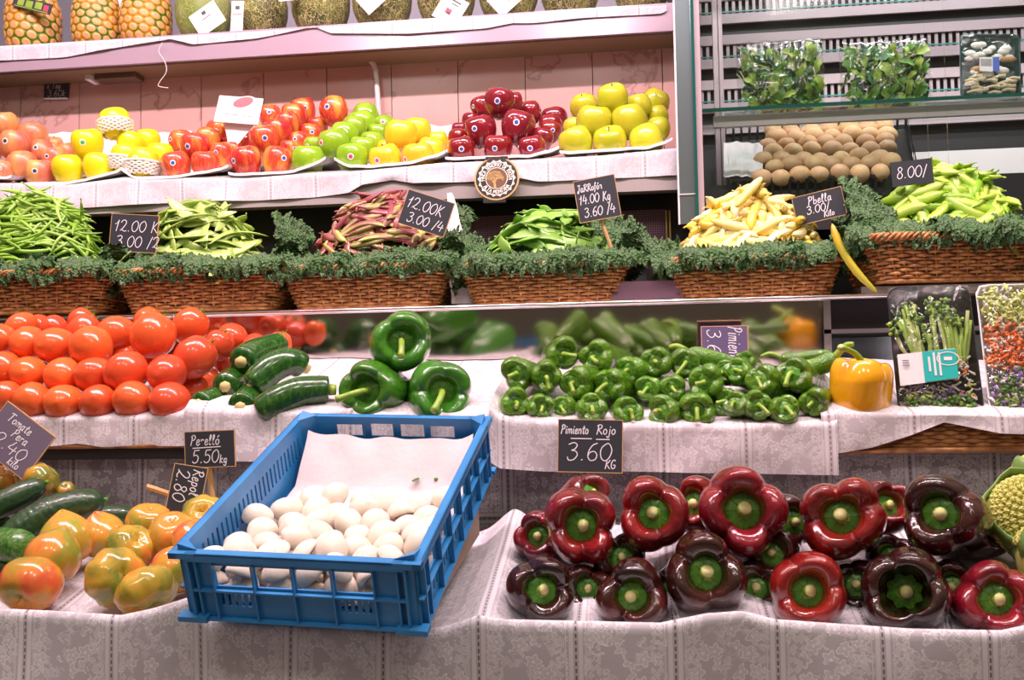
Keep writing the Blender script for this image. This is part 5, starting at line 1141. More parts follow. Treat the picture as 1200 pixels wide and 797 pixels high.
# round estate emblem
c = at(582, 209, YS - .03); R = 26.5 * pxm(582, 209, YS - .03)
rot = Matrix.Rotation(math.radians(90), 3, 'X') @ Matrix.Rotation(math.radians(-6), 3, 'X')
em = thing('round_emblem', 'round black and gold estate emblem with a tree, clipped to the apple shelf edge', 'emblem', TRS(c, rot, R))
gold, blk, brn, cream = plain('gold_print', (.62, .38, .16), .35, Metallic=.3), plain('black_print', (.018, .014, .012), .35), plain('brown_print', (.16, .07, .03), .4), plain('cream_print', (.80, .76, .68), .5)
def disc(g, r, z, mi, n=72, th=0, mod=None):
    a = [j / n * 2 * math.pi for j in range(n)]; rr_ = [r * (mod(x) if mod else 1) for x in a]
    V = [(0, 0, z)] + [(q * math.cos(x), q * math.sin(x), z) for q, x in zip(rr_, a)] + [(q * math.cos(x), q * math.sin(x), z - th) for q, x in zip(rr_, a)]
    g.add(V, [(0, 1 + j, 1 + (j + 1) % n) for j in range(n)] + ([(1 + j, 1 + n + j, 1 + n + (j + 1) % n, 1 + (j + 1) % n) for j in range(n)] + [tuple(range(2 * n, n, -1))] if th else []), mi)
g = G(); disc(g, 1, 0, 0, th=.10); disc(g, .93, .004, 1); disc(g, .86, .008, 2, 144, mod=lambda x: 1 - .10 * abs(math.sin(x * 9))); disc(g, .76, .012, 2); disc(g, .735, .016, 1); disc(g, .50, .020, 2); disc(g, .465, .024, 3)
obj('disc', g.mesh('disc', [gold, blk, cream, brn], False), em)
g = G()
def arc(text, a0, a1, flip=False):
    tot = sum(GLY[ch][0] + 1.6 for ch in text); acc = 0; hh = .155
    for ch in text:
        w_ = GLY[ch][0] + 1.6; am = a0 + (a1 - a0) * (acc + w_ / 2) / tot; acc += w_; k = abs(a1 - a0) * .62 / tot / (hh / 10)
        def T(x, y, am=am):
            if flip: r_, t_ = .70 - y, am - x / .62 * -1
            else: r_, t_ = .545 + y, am - x / .62
            return (r_ * math.cos(t_), r_ * math.sin(t_), .030)
        write(g, T, ch, -GLY[ch][0] * hh / 20 * k, 0, hh, .030, 0, 0, k)
arc('FINCA SEÑORIO DE RIOJA', math.radians(190), math.radians(-10)); arc('ALTA MONTAÑA', math.radians(212), math.radians(328), True)
obj('lettering', g.mesh('lettering', cream, False), em)
g = G(); r9 = random.Random(9)
def branch(x, y, a, l_, w_, dep):
    x2, y2 = x + l_ * math.cos(a), y + l_ * math.sin(a)
    if math.hypot(x2, y2) > .43: return
    ribbon(g, lambda p, q: (p, q, .030), np.array([[x, y], [(x + x2) / 2 + r9.uniform(-.02, .02), (y + y2) / 2], [x2, y2]]), w_)
    if dep: [branch(x2, y2, a + s_ * r9.uniform(.35, .8), l_ * .78, w_ * .72, dep - 1) for s_ in (-1, 1)] + ([branch(x2, y2, a + r9.uniform(-.2, .2), l_ * .8, w_ * .7, dep - 1)] if dep > 2 else [])
branch(-.06, -.44, 1.7, .22, .10, 5); obj('tree_print', g.mesh('tree_print', gold, False), em)
g = G(); g.box((0, .93, -.06), (1.0, .16, .12)).box((-.1, -.98, -.12), (1.0, .24, .2)); obj('clip', g.mesh('clip', M['blacktray'], False), em)
# ------------------------------------------------------------------ top shelf: pineapples and melons
s = Mt('pineapple_rind', (.7, .4, .08), .4); at1 = s.n('Attribute', attribute_name='eye'); o_ = s.obj()
at1 = s.n('Attribute', {}, 2, attribute_name='eye')
green = s.ramp(s.noise(o_, 1.4, 2, s.W()), [(.44, (.42, .20, .01)), (.56, (.05, .14, .010))])
s.set('Base Color', s.ramp(at1, [(0, (.50, .26, .03)), (.35, (.82, .36, .02)), (.62, (.84, .44, .08)), (.9, (.62, .34, .18))]))
nd = s.t.nodes.new('ShaderNodeMix'); nd.data_type = 'RGBA'
base_link = s.b.inputs['Base Color'].links[0].from_socket
s.set('Base Color', s.mix(s.ramp(at1, [(.38, 1), (.62, 0)]), base_link, green)); M['pineapple'] = s.m; s.t.nodes.remove(nd)
def pineapple(green):
    nt_, nz_ = 190, 90; V = []; E = []; NC = 14
    for i in range(nz_):
        z = -1.05 + 2.6 * i / (nz_ - 1); r = 1.0 * max(.02, 1 - abs((z - .15) / 1.42) ** 3.4) ** .5
        for j in range(nt_):
            th = j / nt_ * 2 * math.pi; a = th / (2 * math.pi) * NC; b = z / .31 + a * .16; rb = round(b); best = 9
            for bb in (rb - 1, rb, rb + 1):
                off = .5 * (bb % 2); 
                aa = round(a - off) + off; dd = math.hypot((a - aa) * 1.0, (b - bb) * .86); best = min(best, dd)
            e = max(0, 1 - (best / .56) ** 2); h = .07 * e ** .6 - .03 * max(0, 1 - best / .12)
            V.append(((r + h) * math.cos(th), (r + h) * math.sin(th), z)); E.append(e)
    f = [(i * nt_ + j, (i + 1) * nt_ + j, (i + 1) * nt_ + (j + 1) % nt_, i * nt_ + (j + 1) % nt_)[::-1] for i in range(nz_ - 1) for j in range(nt_)]
    me = G().add(V, f).mesh('rind', M['pineapple']); A = me.attributes.new('eye', 'FLOAT', 'POINT'); A.data.foreach_set('value', E); return me
PA = pineapple(0)
lf = G(); r3 = random.Random(3)
for k in range(26):
    a = k * 2.4; q = 1 - k / 30; L_ = .9 + .5 * (k / 26)
    lf.tube(cat([(.12 * math.cos(a), .12 * math.sin(a), 1.35 + .02 * k), (.35 * q * math.cos(a), .35 * q * math.sin(a), 1.35 + L_ * .6), (.75 * q * math.cos(a), .75 * q * math.sin(a), 1.35 + L_ * (1.1 if k > 10 else .8))], 6), [.10, .12, .10, .07, .04, .01], 4, flat=.25)
CRN = lf.mesh('crown', plain('pineapple_crown', (.10, .20, .08), .5))
def card(root, px, py, w_, h_, rotdeg, Y, mats=('white',), name='tag', pts=()):
    inv = root.matrix_basis.inverted(); k = pxm(px, py, Y); Mx = TRS(at(px, py, Y), Matrix.Rotation(math.radians(90), 3, 'X') @ Matrix.Rotation(math.radians(rotdeg), 3, 'Z'))
    g = G().box((0, 0, 0), (w_ * k, h_ * k, .0012)); me = g.mesh(name, [M[m_] for m_ in mats], False); me.transform(inv @ Mx); o = obj(name, me, root)
    if pts:
        g = G()
        for x, y, a, b, mi in pts: g.box((x * k, y * k, .0010), (a * k, b * k, .0006), None, mi)
        me = g.mesh('print', [M['stick_black'], M['stick_red'], M['stick_blue'], M['stem'], M['slate']], False); me.transform(inv @ Mx); obj('print', me, o)
for l, px, yb, wpx, rz in [('ripe orange pineapple with a black and yellow label, beside the shelf end', 39, 51, 62, .3), ('green and orange pineapple, middle of the three', 114, 47, 57, 1.4), ('green and orange pineapple next to the melons', 171, 45, 59, 3.1)]:
    Yp = YT + .085; k = pxm(px, yb, Yp); R = wpx * k / 2 / 1.05; b = at(px, yb, YT + .05)
    pp = thing('pineapple', l, 'pineapple', TRS((at(px, yb, Yp).x, Yp, zd + 1.0 * R), (0, 0, rz), (R, R, R)), [('rind', PA), ('crown', CRN)], 'pineapples on the top shelf')
    if px == 39: card(pp, 38, 6, 50, 13, -17, YT + .0, ('slate',), 'label', [(-15, 0, 8, 7, 3), (-4, 0, 9, 8, 3), (8, 1, 9, 8, 3), (18, 0, 6, 7, 1), (0, -5, 44, 1, 3)])
    if px == 171: card(pp, 150, 2, 22, 18, 18, YT + .03, ('whiteplastic',), 'label', [(-4, 0, 6, 8, 0), (5, 1, 6, 8, 3)])
v, f = lathe([(0, 1.34), (.3, 1.28), (.72, .92), (.97, .35), (1, 0), (.95, -.42), (.72, -.92), (.35, -1.2), (0, -1.27)], 48, 30, lambda R, Z_, T, t: (R * (1 + .012 * np.cos(9 * T)), Z_))
MEL = G().add(v, f).mesh('rind', M['melon']); MEL2 = G().add(v, f).mesh('rind', M['melonlight'])
STK = G().tube([(0, 0, 1.3), (.05, 0, 1.5), (.12, .04, 1.6)], [.09, .07, .09], 8).mesh('stalk', M['stemdark'])
tags = {0: (243, 22, 36, 30, 32), 1: (278, 19, 15, 36, -3), 2: (338, -8, 24, 18, 2), 3: (433, -2, 27, 30, 40), 4: (528, 11, 32, 34, -33), 5: (592, -1, 28, 34, -50)}
for i, (l, px, yb, wpx) in enumerate([('pale striped green melon with a tilted white card', 239, 42, 64), ('netted green melon with a narrow hanging white tag', 306, 39, 62), ('dark green netted melon with a grey blush beside the narrow tag', 376, 33, 68),
        ('green netted melon under a white card corner, right of the dark one', 448, 30, 70), ('netted melon with a square white card tilted over it', 523, 25, 68), ('netted melon with a card corner, third from the shelf end', 596, 19, 70),
        ('netted melon without a card, second from the shelf end', 668, 12, 70), ('last netted melon at the shelf end, hardly showing', 752, 6, 66), ]):
    Yp = YT + .10; R = wpx * pxm(px, yb, Yp) / 2
    mm = thing('melon', l, 'melon', TRS((at(px, yb, Yp).x, Yp, zd + 1.20 * R), (0, 0, i * 1.3), R), [('rind', MEL2 if i == 0 else MEL), ('stalk', STK)], 'melons on the top shelf')
    if i in tags:
        tx, ty, tw, th_, tr = tags[i]; card(mm, tx, ty, tw, th_, tr, YT + .004, ('white',), 'tag', [(0, th_ * .28, 5, 4, 0), (0, 2, 12, .7, 0)] if i != 4 else [(2, 11, 12, 1.6, 0), (2, 7, 9, 1, 0), (-1, -3, 7, 6, 1), (0, -5, 5, 3, 0)])
# ------------------------------------------------------------------ packed vegetables on the second tray
def frond(g, r, base, tip, w_, mi, n=5): g.tube(cat([base, [(a + b) / 2 + r.uniform(-.004, .004) for a, b in zip(base, tip)], tip], n), w_, 5, mi=mi)
def blob(g, r, c, s_, mi, n=7):
    v, f = lathe([(0, 1), (.7, .7), (1, 0), (.7, -.7), (0, -1)], n, 5); g.add(np.array(v) * s_ * (1 + .25 * np.array([[r.random()] * 3 for _ in v])) + np.array(c), f, mi)
def pack(label, corners, Y, build, traymat, lean=-14, group=None):
    P = [at(*c, Y) for c in corners]; ctr = sum(P, Vector()) / 4; ex = ((P[1] - P[0]) + (P[2] - P[3])) / 2; ey = ((P[0] - P[3]) + (P[1] - P[2])) / 2; w_, h_ = ex.length, ey.length
    ex.normalize(); ey = (ey - ex * ey.dot(ex)).normalized(); R = Matrix((ex, ey, ex.cross(ey))).transposed() @ Matrix.Rotation(math.radians(lean), 3, 'X')
    h_ /= math.cos(math.radians(lean)); root = thing('vegetable_pack', label, 'food package', TRS(ctr, R), (), group)
    def rr_(s_, z): return [(*rrect(i / 48, w_ * s_, h_ * (1 - (1 - s_) * w_ / h_), .016 * s_)[0], z) for i in range(48)]
    g = G(); L_ = [rr_(1.0, 0), rr_(.985, .002), rr_(.955, -.001), rr_(.90, -.022)]
    V = [p for l_ in L_ for p in l_]; g.add(V, [(a * 48 + i, a * 48 + (i + 1) % 48, (a + 1) * 48 + (i + 1) % 48, (a + 1) * 48 + i) for a in range(3) for i in range(48)] + [tuple(range(3 * 48, 4 * 48))])
    obj('tray', g.mesh('tray', M[traymat]), root); build(root, w_, h_)
    V = []
    for i in range(28):
        for j in range(28):
            x, y = (i / 13.5 - 1) * w_ * .49, (j / 13.5 - 1) * h_ * .49; q = max(abs(i / 13.5 - 1), abs(j / 13.5 - 1)); V.append((x, y, .0035 + .010 * (1 - q ** 4) + .0012 * nz(x * 60, y * 60, w_)))
    obj('film', G().add(V, grid(28, 28)).mesh('film', M['film']), root); return root
c5 = [plain('broccoli_stem', (.34, .50, .08), .5), plain('broccoli_head', (.12, .26, .05), .6), plain('asparagus_pale', (.56, .64, .24), .5), plain('violet_sprout', (.34, .22, .50), .5), plain('white_cabbage', (.78, .74, .66), .5), plain('carrot_shred', (.90, .22, .04), .4), plain('light_cabbage', (.68, .72, .22), .5)]
def stuff(root, name, g, mats=c5): obj(name, g.mesh(name, mats), root, kind='stuff')
def build1(root, w_, h_):
    r = random.Random(1); g = G()
    for k in range(36):
        x = (r.random() - .5) * w_ * .85; b = (x * .8 + .004, -h_ * .12 + r.uniform(-.01, .01), -.008 + r.random() * .010); t_ = (x + r.uniform(-.012, .012), h_ * r.uniform(.10, .36), r.uniform(-.002, .006)); frond(g, r, b, t_, r.uniform(.0024, .0042), r.choice((0, 0, 2)))
        if k % 3 == 0:
            for _ in range(16): blob(g, r, (t_[0] + r.uniform(-.011, .011), min(h_ * .42, t_[1] + r.uniform(-.01, .014)), t_[2] + r.uniform(-.005, .005)), r.uniform(.002, .004), r.choice((1, 1, 0)))
    stuff(root, 'broccoli_stems', g); g = G()
    for k in range(160): blob(g, r, ((r.random() - .5) * w_ * .8, -h_ * r.uniform(.36, .45), r.uniform(-.008, .006)), r.uniform(.002, .0045), r.choice((1, 1, 1, 0)))
    for k in range(60):
        x, y = (r.random() - .5) * w_ * .85, -h_ * r.uniform(.27, .38); frond(g, r, (x, y, .002), (x + r.uniform(-.014, .014), y + r.uniform(-.008, .008), .007), .0016, r.choice((3, 3, 4, 6)))
    for k in range(30):
        x, y = w_ * r.uniform(.22, .42), -h_ * r.uniform(.05, .4); frond(g, r, (x, y, .002), (x + r.uniform(-.01, .01), y + r.uniform(-.01, .01), .006), .0016, r.choice((4, 6, 5)))
    stuff(root, 'chopped_vegetables', g)
    lb = obj('label', G().add([(-w_ * .48, -h_ * .30, .0165), (w_ * .20, -h_ * .25, .018), (w_ * .20, -h_ * .02, .018), (-w_ * .48, -h_ * .06, .0165)], [(0, 1, 2, 3)]).mesh('label', M['white'], False), root)
    teal = plain('teal_print', (.01, .42, .38), .4); g = G().add([(-w_ * .19, -h_ * .275, .0185), (w_ * .20, -h_ * .245, .0190), (w_ * .20, -h_ * .025, .0190), (-w_ * .19, -h_ * .045, .0185)], [(0, 1, 2, 3)])
    disc_ = [(.10 * w_ + .017 * math.cos(a), -h_ * .10 + .011 * math.sin(a)) for a in np.linspace(0, 6.283, 30)]; ribbon(g, lambda x, y: (x, y, .0195), np.array(disc_), .0016, 1)
    for x, l_ in ((-.12, .022), (-.06, .036), (.0, .036)): ribbon(g, lambda x, y: (x, y, .0195), np.array([[x * w_, -h_ * .14 - l_ / 2], [x * w_, -h_ * .14 + l_ / 2]]), .0035, 1)
    for k in range(4): ribbon(g, lambda x, y: (x, y, .0195), np.array([[-w_ * .43, -h_ * .11 - k * .003], [-w_ * .36, -h_ * .11 - k * .003]]), .0013, 2)
    ribbon(g, lambda x, y: (x, y, .0195), np.array([[w_ * .07, -h_ * .10], [w_ * .13, -h_ * .10]]), .006, 1)
    obj('print', g.mesh('print', [teal, M['white'], M['stick_black']], False), lb)
def build2(root, w_, h_):
    r = random.Random(2); g = G()
    for k in range(1300):
        y = (r.random() - .5) * h_ * .88; x = (r.random() - .5) * w_ * .88; q = y / h_ + .10 * nz(x * 30, y * 30)
        mi = r.choice((6, 6, 4, 6)) if q > .18 else (r.choice((5, 5, 5, 5, 4)) if q > -.14 else (r.choice((3, 3, 1, 4)) if q > -.25 else r.choice((1, 1, 0, 3, 4))))
        a = r.uniform(0, 6.28); l_ = r.uniform(.006, .014); frond(g, r, (x, y, r.uniform(-.002, .004)), (x + l_ * math.cos(a), y + l_ * math.sin(a), r.uniform(0, .010)), r.uniform(.0014, .0028), mi, 3)
    stuff(root, 'shredded_vegetables', g)
pack('clear wrapped tray of broccoli stems with a white and teal label', [(1039, 334), (1132, 333), (1158, 484), (1052, 486)], 1.66, build1, 'blacktray', group='wrapped vegetable trays')
pack('clear wrapped white tray of shredded cabbage and carrot', [(1136, 333), (1262, 330), (1290, 488), (1166, 487)], 1.66, build2, 'whiteplastic', group='wrapped vegetable trays')
# ------------------------------------------------------------------ romanesco at the edge
def romanesco():
    g = G(); n = 330
    for k in range(n):
        q = (k + .5) / n; th = math.acos(1 - 1.55 * q); a = k * 2.39996; s_ = .055 + .085 * q; c_ = np.array((math.sin(th) * math.cos(a), math.sin(th) * math.sin(a), math.cos(th))) * (.86)
        v, f = lathe([(0, .95), (.45, .75), (.85, .3), (1, -.3), (.8, -.8)], 9, 5); v = v * s_; R = np.array(Vector(c_).to_track_quat('Z', 'Y').to_matrix()); g.add(v @ R.T + c_, f)
        if k % 1 == 0:
            for j in range(5):
                b = j * 1.2566 + k; d = np.array((.62 * math.cos(b), .62 * math.sin(b), .35)) * s_; vv, ff = lathe([(0, 1.0), (.7, .6), (1, -.2), (.7, -.8)], 6, 4); g.add((vv * s_ * .42 + d) @ R.T + c_, ff)
    v, f = lathe([(0, .85), (.6, .6), (.85, 0), (.6, -.6), (.2, -.9), (0, -.95)], 20, 12); g.add(v, f); return g.mesh('florets', plain('romanesco_green', (.52, .52, .13), .6))
RO = romanesco(); vv, ff = lathe([(0, -.5), (.5, -.6), (.9, -.35), (1.05, .1), (1.0, .35), (.93, .1), (.8, -.3), (.4, -.55), (0, -.5)], 24, 16, lambda R, Z_, T, t: (R * (1 + .06 * np.cos(5 * T)), Z_ * (1 + .25 * np.cos(5 * T))))
RL = G().add(vv, ff).mesh('outer_leaves', plain('romanesco_leaf', (.16, .28, .06), .5))
for l, px, py, r, Y, rot in [('yellow green romanesco head at the picture edge beside the red peppers', 1208, 604, 52, 1.40, (.8, -.4, .3)), ('small romanesco head behind, below the woven tray', 1213, 556, 27, 1.455, (.5, .2, 1)), ('lower romanesco head partly out of view beside the last red pepper', 1234, 652, 46, 1.34, (.9, -.5, 2))]:
    c = at(px, py, Y); R = r * pxm(px, py, Y); thing('romanesco', l, 'romanesco', TRS(c, rot, R), [('florets', RO), ('outer_leaves', RL)], 'romanesco heads')
# ------------------------------------------------------------------ refrigerated cabinet
YG = 2.16
fr = thing('display_fridge', 'glass fronted display fridge with mirrored side and slotted back', 'fridge', Matrix.Translation((X(1000, 240, YG), YG, z2)))
inv = fr.matrix_basis.inverted()
def fpart(name, g, mats, smooth=False, kind=None, parent=None):
    me = g.mesh(name, mats, smooth); me.transform(inv); return obj(name, me, parent or fr, kind=kind)
zt0, zb0 = Z(900, -190, YG), Z(820, 262, YG)
def vbar(x0, x1, y0, y1, z0, z1): return G().box(((x0 + x1) / 2, (y0 + y1) / 2, (z0 + z1) / 2), (x1 - x0, y1 - y0, z1 - z0))
def xv(px): return X(px, 120, YG)
fpart('white_edge', vbar(xv(791.5), xv(793.5), YG, YG + .01, zb0, zt0), M['white'])
fpart('side_mirror', vbar(xv(793.5), xv(811.5), YG, YG + .006, zb0, zt0), M['bluish'])
fpart('glass_edge', vbar(xv(811.5), xv(815), YG - .012, YG + .004, zb0, zt0), M['glassedge'])
fpart('front_post', vbar(xv(815), xv(822), YG - .006, YG + .014, zb0, zt0), M['pinkwhite'])
fpart('bottom_strip', vbar(xv(793), xv(812), YG - .003, YG + .0, Z(800, 228, YG) - .001, Z(800, 228, YG) + .001), M['white'])
xi = xv(823)
fpart('inner_mirror', G().add([(xi, YG + .01, zb0), (xi + .012, 2.66, zb0), (xi + .012, 2.66, zt0), (xi, YG + .01, zt0), (xi - .006, YG + .01, zb0), (xi - .006, 2.66, zb0), (xi - .006, 2.66, zt0), (xi - .006, YG + .01, zt0)], [(0, 1, 2, 3), (4, 7, 6, 5), (0, 3, 7, 4), (1, 5, 6, 2)]), M['steel'])
xk = X(842, 80, 2.50)
g = vbar(xk - .013, xk - .001, 2.49, 2.51, zb0, zt0); g.box((xk + .006, 2.50, (zb0 + zt0) / 2), (.010, .02, zt0 - zb0)); g.box((xk - .004, 2.489, Z(840, 95, 2.49)), (.004, .002, .006))
fpart('shelf_track', g, M['pinkwhite'])
YBK = 2.64; xr = 1.35
fpart('back_wall', vbar(xi - .01, xr, YBK + .02, YBK + .03, zb0 - .02, zt0 + .2), M['dark'])
fpart('roof', vbar(xi - .01, xr, YG, YBK, zt0, zt0 + .02), M['pinkwhite'])
fpart('cabinet_floor', vbar(xi - .01, xr, YG + .02, YBK, zb0 - .02, zb0), M['dark'])
# slotted back: rails are parts, the thin slats are one mass
g = G(); mod = .122; z0 = Z(1000, 66, YBK)
rail_m = G().box((0, 0, 0), (xr - xi - .02, .008, .026)).mesh('rail', M['pinkwhite'], False)
for k in range(-1, 6):
    zc = z0 + k * mod
    for dz in (0, -.058):
        o = obj('rail', rail_m, fr, inv @ Matrix.Translation(((xi + xr) / 2, YBK, zc + dz)))
    g.box(((xi + xr) / 2, YBK - .004, zc + .018), (xr - xi - .02, .003, .003), None, 1)
    for i in range(int((xr - xi) / .018)): g.box((xi + .02 + i * .018, YBK + .004, zc + .042), (.008, .004, .052))
fpart('grille', g, [M['pinkwhite'], plain('teal_line', (.05, .30, .26), .3)], kind='stuff')
# glass shelf with aluminium carrier
zs1 = Z(1000, 121, 2.22)
sh = fpart('glass_shelf', vbar(xi + .004, xr, 2.22, 2.40, zs1 - .003, zs1 + .003), M['pane'])
fpart('shelf_edge', vbar(xi + .004, xr, 2.216, 2.22, zs1 - .004, zs1 + .004), M['glassedge'], parent=sh)
fpart('shelf_carrier', vbar(xi + .03, xr, 2.232, 2.244, zs1 - .036, zs1 - .010), M['fascia'], parent=sh)
fpart('white_lining', vbar(X(1068, 160, 2.60), xr, 2.60, 2.612, Z(1100, 215, 2.6), zs1 - .03), M['whiteplastic'])
fpart('front_glass', vbar(xv(822), X(1085, 80, YG), YG + .002, YG + .006, zb0 + .03, zt0), M['pane'])
fpart('front_glass', vbar(X(1085, 80, YG) + .001, X(1108, 80, YG), YG + .002, YG + .006, zb0 + .03, zt0), M['pane'])
fpart('front_glass', vbar(X(1108, 80, YG) + .001, xr, YG + .002, YG + .006, zb0 + .03, zt0), M['pane'])
l = area('fridge_lamp', ((xi + xr) / 2, 2.30, zt0 - .02), ((xi + xr) / 2, 2.5, 1.6), .9, 7.0, (1.0, .90, .95), .05)
# bags of leaves
lm = [plain('salad_leaf', (.10, .26, .02), .5), plain('light_salad_leaf', (.28, .40, .05), .5), plain('salad_stem', (.55, .62, .30), .45), plain('dark_salad_leaf', (.03, .13, .03), .5)]
def salad(label, px, py, w_px, h_px, Y, seed):
    k = pxm(px, py, Y); w_, h_ = w_px * k, h_px * k; c = at(px, py, Y); r = random.Random(seed)
    zb_ = zs1 + .003; c.z = zb_ + h_ / 2; g = G()
    for i in range(190):
        x, y, z = (r.random() - .5) * w_ * .82, (r.random() - .5) * .045, (r.random() - .5) * h_ * .80 - .006
        a, b_ = r.uniform(-1.2, 1.2), r.uniform(-.8, .8); L_ = r.uniform(.022, .05); wd = L_ * r.uniform(.35, .6); d = Vector((math.sin(a), .25 * b_, math.cos(a))) * r.choice((1, 1, -1)); s_ = Vector((math.cos(a), b_, -math.sin(a))).normalized()
        V = []
        for q in range(6):
            t = q / 5; ww = wd * math.sin(math.pi * min(1, t + .08)) ** .7 * (1 + .25 * math.sin(q * 2.4)) * .5; m = Vector((x, y - .01 * math.sin(t * 3), z)) + d * (t - .5) * L_
            m.x = max(-w_ * .45, min(w_ * .45, m.x)); m.z = max(-h_ * .48, min(h_ * .44, m.z)); V += [m - s_ * ww, m + Vector((0, .004, 0)), m + s_ * ww]
        g.add([tuple(v) for v in V], [(3 * q + e, 3 * q + e + 1, 3 * q + e + 4, 3 * q + e + 3) for q in range(5) for e in (0, 1)], r.choice((0, 0, 1, 1, 3)))
        if i % 3 == 0: g.tube([(x, y, z), (x + d.x * L_, y, max(-h_ * .48, min(h_ * .45, z + d.z * L_)))], .0011, 4, mi=2)
    root = thing('salad_bag', label, 'salad bag', TRS(c), (), 'bags of salad on the glass shelf'); o = obj('leaves', g.mesh('leaves', lm), root, kind='stuff')
    V = []
    for sgn in (-1, 1):
        for i in range(26):
            for j in range(26):
                u, v_ = i / 12.5 - 1, j / 12.5 - 1; q = max(0, (1 - abs(u) ** 4) * (1 - abs(v_) ** 4)) ** .5
                V.append((u * w_ / 2 * (1 + .03 * nz(v_ * 4, seed)), sgn * (.030 * q * (1 + .0) + .006 * nz(u * 6, v_ * 6, seed + sgn) * q), v_ * h_ / 2 + (.006 * nz(u * 5, seed) if v_ > .9 else 0)))
    f = grid(26, 26); g = G().add(V, f + [tuple(i + 676 for i in q) for q in f]); obj('bag', g.mesh('bag', M['film']), root)
salad('bag of mixed salad leaves beside the fridge frame', 914, 78, 100, 92, 2.32, 3)
salad('bag of salad leaves in the middle of the glass shelf', 1037, 78, 103, 86, 2.32, 8)
# mushroom pack
Y = 2.28; k = pxm(1160, 68, Y); c = at(1160, 68, Y); c.z = zs1 + .003 + 42 * k; w_, h_ = 68 * k, 84 * k
mp = thing('mushroom_pack', 'teal tray of mixed oyster mushrooms under film with a barcode label', 'food package', TRS(c, Matrix.Rotation(math.radians(82), 3, 'X') @ Matrix.Rotation(math.radians(-4), 3, 'Z')))
g = G(); L_ = [[(*rrect(i / 48, w_ * s_, h_ * s_, .014)[0], z) for i in range(48)] for s_, z in ((1, 0), (.97, .002), (.93, -.002), (.86, -.018))]
g.add([p for l_ in L_ for p in l_], [(a * 48 + i, a * 48 + (i + 1) % 48, (a + 1) * 48 + (i + 1) % 48, (a + 1) * 48 + i) for a in range(3) for i in range(48)] + [tuple(range(3 * 48, 4 * 48))]); obj('tray', g.mesh('tray', plain('teal_tray', (.015, .06, .06), .25)), mp)
ms = [plain('oyster_white', (.80, .74, .68), .5), plain('shiitake_brown', (.50, .25, .09), .5), plain('pale_stem', (.78, .62, .42), .5)]; g = G(); r = random.Random(4)
for i in range(26):
    v, f = lathe([(0, .5), (.6, .45), (1, .1), (.8, -.2), (0, -.2)], 12, 8); q = r.random(); y = h_ * r.uniform(.12, .36) if i < 13 else h_ * r.uniform(-.14, .12); R = r.uniform(.006, .011)
    g.add(v * R * np.array((1.3, .8, 1)) + np.array(((r.random() - .5) * w_ * .72, y, .002)), f, 0 if i < 13 else (1 if q > .4 else 0))
for i in range(22):
    x, y = (r.random() - .5) * w_ * .7, -h_ * r.uniform(.16, .40); a = r.uniform(-.5, .5); g.tube([(x - .012, y, .001), (x, y + .003, .004), (x + .014, y + a * .012, .002)], [.003, .0035, .006], 7, mi=2)
obj('mushrooms', g.mesh('mushrooms', ms), mp, kind='stuff')
lb = obj('label', G().box((-.006, 0, .013), (.042, .034, .0006)).mesh('label', M['white'], False), mp)
g = G()
for i in range(12): g.box((-.024 + i * .0020, .004, .0136), (.0009, .018, .0004))
g.box((.008, 0, .0136), (.014, .034, .0004), None, 1); obj('barcode', g.mesh('barcode', [M['stick_black'], M['stick_blue']], False), lb)
obj('film', G().add([((i / 7.5 - 1) * w_ * .48, (j / 7.5 - 1) * h_ * .48, .004 + .009 * (1 - max(abs(i / 7.5 - 1), abs(j / 7.5 - 1)) ** 4)) for i in range(16) for j in range(16)], grid(16, 16)).mesh('film', M['film']), mp)
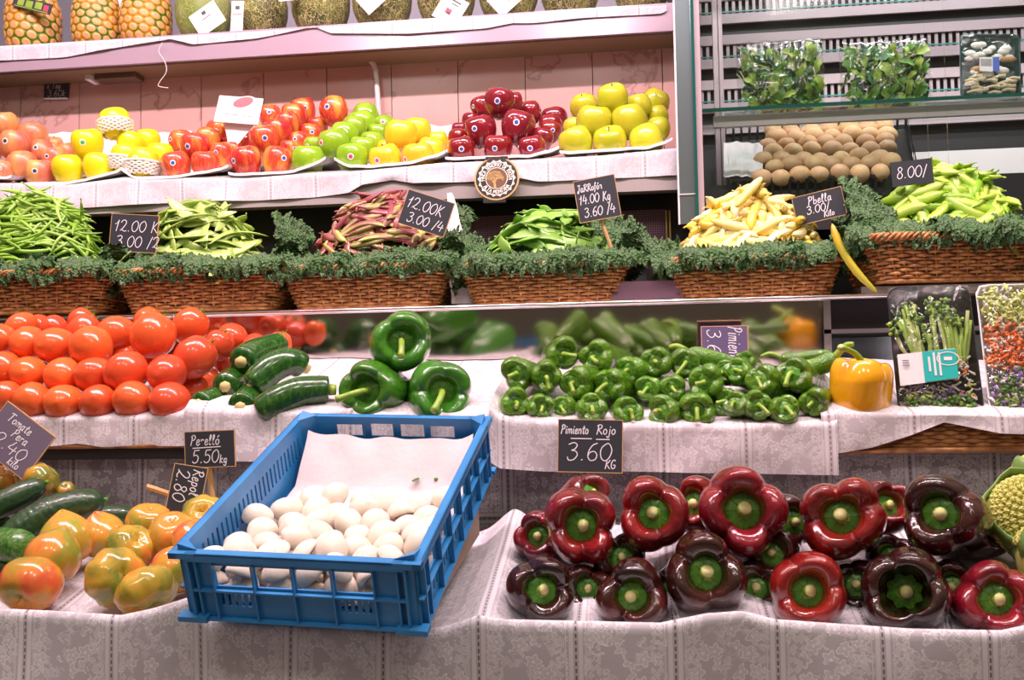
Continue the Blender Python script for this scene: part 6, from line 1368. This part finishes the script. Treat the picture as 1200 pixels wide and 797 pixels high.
# black tray of brown mushrooms
fl, brr, brx, bl = at(856, 212, 2.29), at(1078, 206, 2.29), at(1062, 134, 2.56), at(850, 150, 2.56)
def quad(g, a, b, c_, d, mi=0, th=Vector((0, .004, 0))):
    P_ = [Vector(p) for p in (a, b, c_, d)]; g.add([tuple(p) for p in P_] + [tuple(p + th) for p in P_], [(0, 1, 2, 3), (7, 6, 5, 4), (0, 4, 5, 1), (1, 5, 6, 2), (2, 6, 7, 3), (3, 7, 4, 0)], mi)
dn = Vector((0, .01, -.035)); bt_ = thing('black_crate', 'black plastic crate holding the brown mushrooms in the fridge', 'crate')
g = G(); quad(g, fl + dn, brr + dn, brx + dn, bl + dn, th=Vector((0, 0, -.004))); obj('crate_floor', g.mesh('crate_floor', M['blacktray'], False), bt_)
for nm, a, b in (('front_panel', fl, brr), ('side_panel', brr, brx), ('back_panel', brx, bl), ('side_panel', bl, fl)):
    g = G(); n = 22 if nm != 'side_panel' else 10; up = Vector((0, 0, .006)); quad(g, a, b, b + up, a + up); quad(g, a + dn, b + dn, b + dn + Vector((0, 0, .012)), a + dn + Vector((0, 0, .012)))
    for i in range(n + 1):
        p = a.lerp(b, i / n); q = (b - a).normalized() * .0028; quad(g, p - q + dn, p + q + dn, p + q, p - q)
    obj(nm, g.mesh(nm, M['blacktray'], False), bt_)
rows = [(205, [892 + 23 * i for i in range(7)], 0), (193, [906 + 23 * i for i in range(7)], 1), (186, [895 + 22.5 * i for i in range(7)], 2), (176, [908 + 22 * i for i in range(7)], 3), (168, [901 + 22.5 * i for i in range(7)], 4), (160, [911 + 21.5 * i for i in range(7)], 5), (152, [907 + 21.5 * i for i in range(7)], 6)]
bc = [G().add(*lathe([(0, .8), (.5, .72), (.85, .35), (1, -.1), (.85, -.4), (.4, -.45), (0, -.4)], 20, 12, lambda R, Z_, T, t, k=k: (R * (1 + .04 * np.cos(2 * T + k)), Z_))).mesh('brown_mushroom', M['browncap']) for k in range(3)]
names = ['front', 'second', 'third', 'fourth', 'fifth', 'sixth', 'back']
for py, xs, ri in rows:
    for i, px in enumerate(xs):
        Yq = 2.30 + (205 - py) * .0044; p_, q_ = px + rng.uniform(-2, 2), py + rng.uniform(-2, 2) - .035 * (px - 975); c = at(p_, q_, Yq); R = 11.8 * pxm(px, py, Yq) * rng.uniform(.92, 1.08)
        thing('brown_mushroom', f'brown mushroom, {nth(i, len(xs))} in the {names[ri]} row of the black crate', 'mushroom', TRS(c, look(c, rng.uniform(-5, 50), rng.uniform(-30, 30)), (R, R * rng.uniform(.88, 1), R)), (), 'brown mushrooms in the black crate', rng.choice(bc))
P = []; UV = []
for i in range(24):
    row = []
    for j in range(16):
        p = at(848 + 46 * i / 23, 207 - 40 * j / 15 + 4 * nz(i / 5, 3), 2.30 + .16 * j / 15); p.y += .006 * nz(i / 3, j / 3); row.append(tuple(p))
    P.append(row); UV.append([(q[0], q[2]) for q in row])
thing('paper_sheet', 'curled white paper sheet in the empty end of the black crate', 'paper', None, (), None, sheet_mesh('paper_sheet', np.array(P), np.array(UV), M['white']))
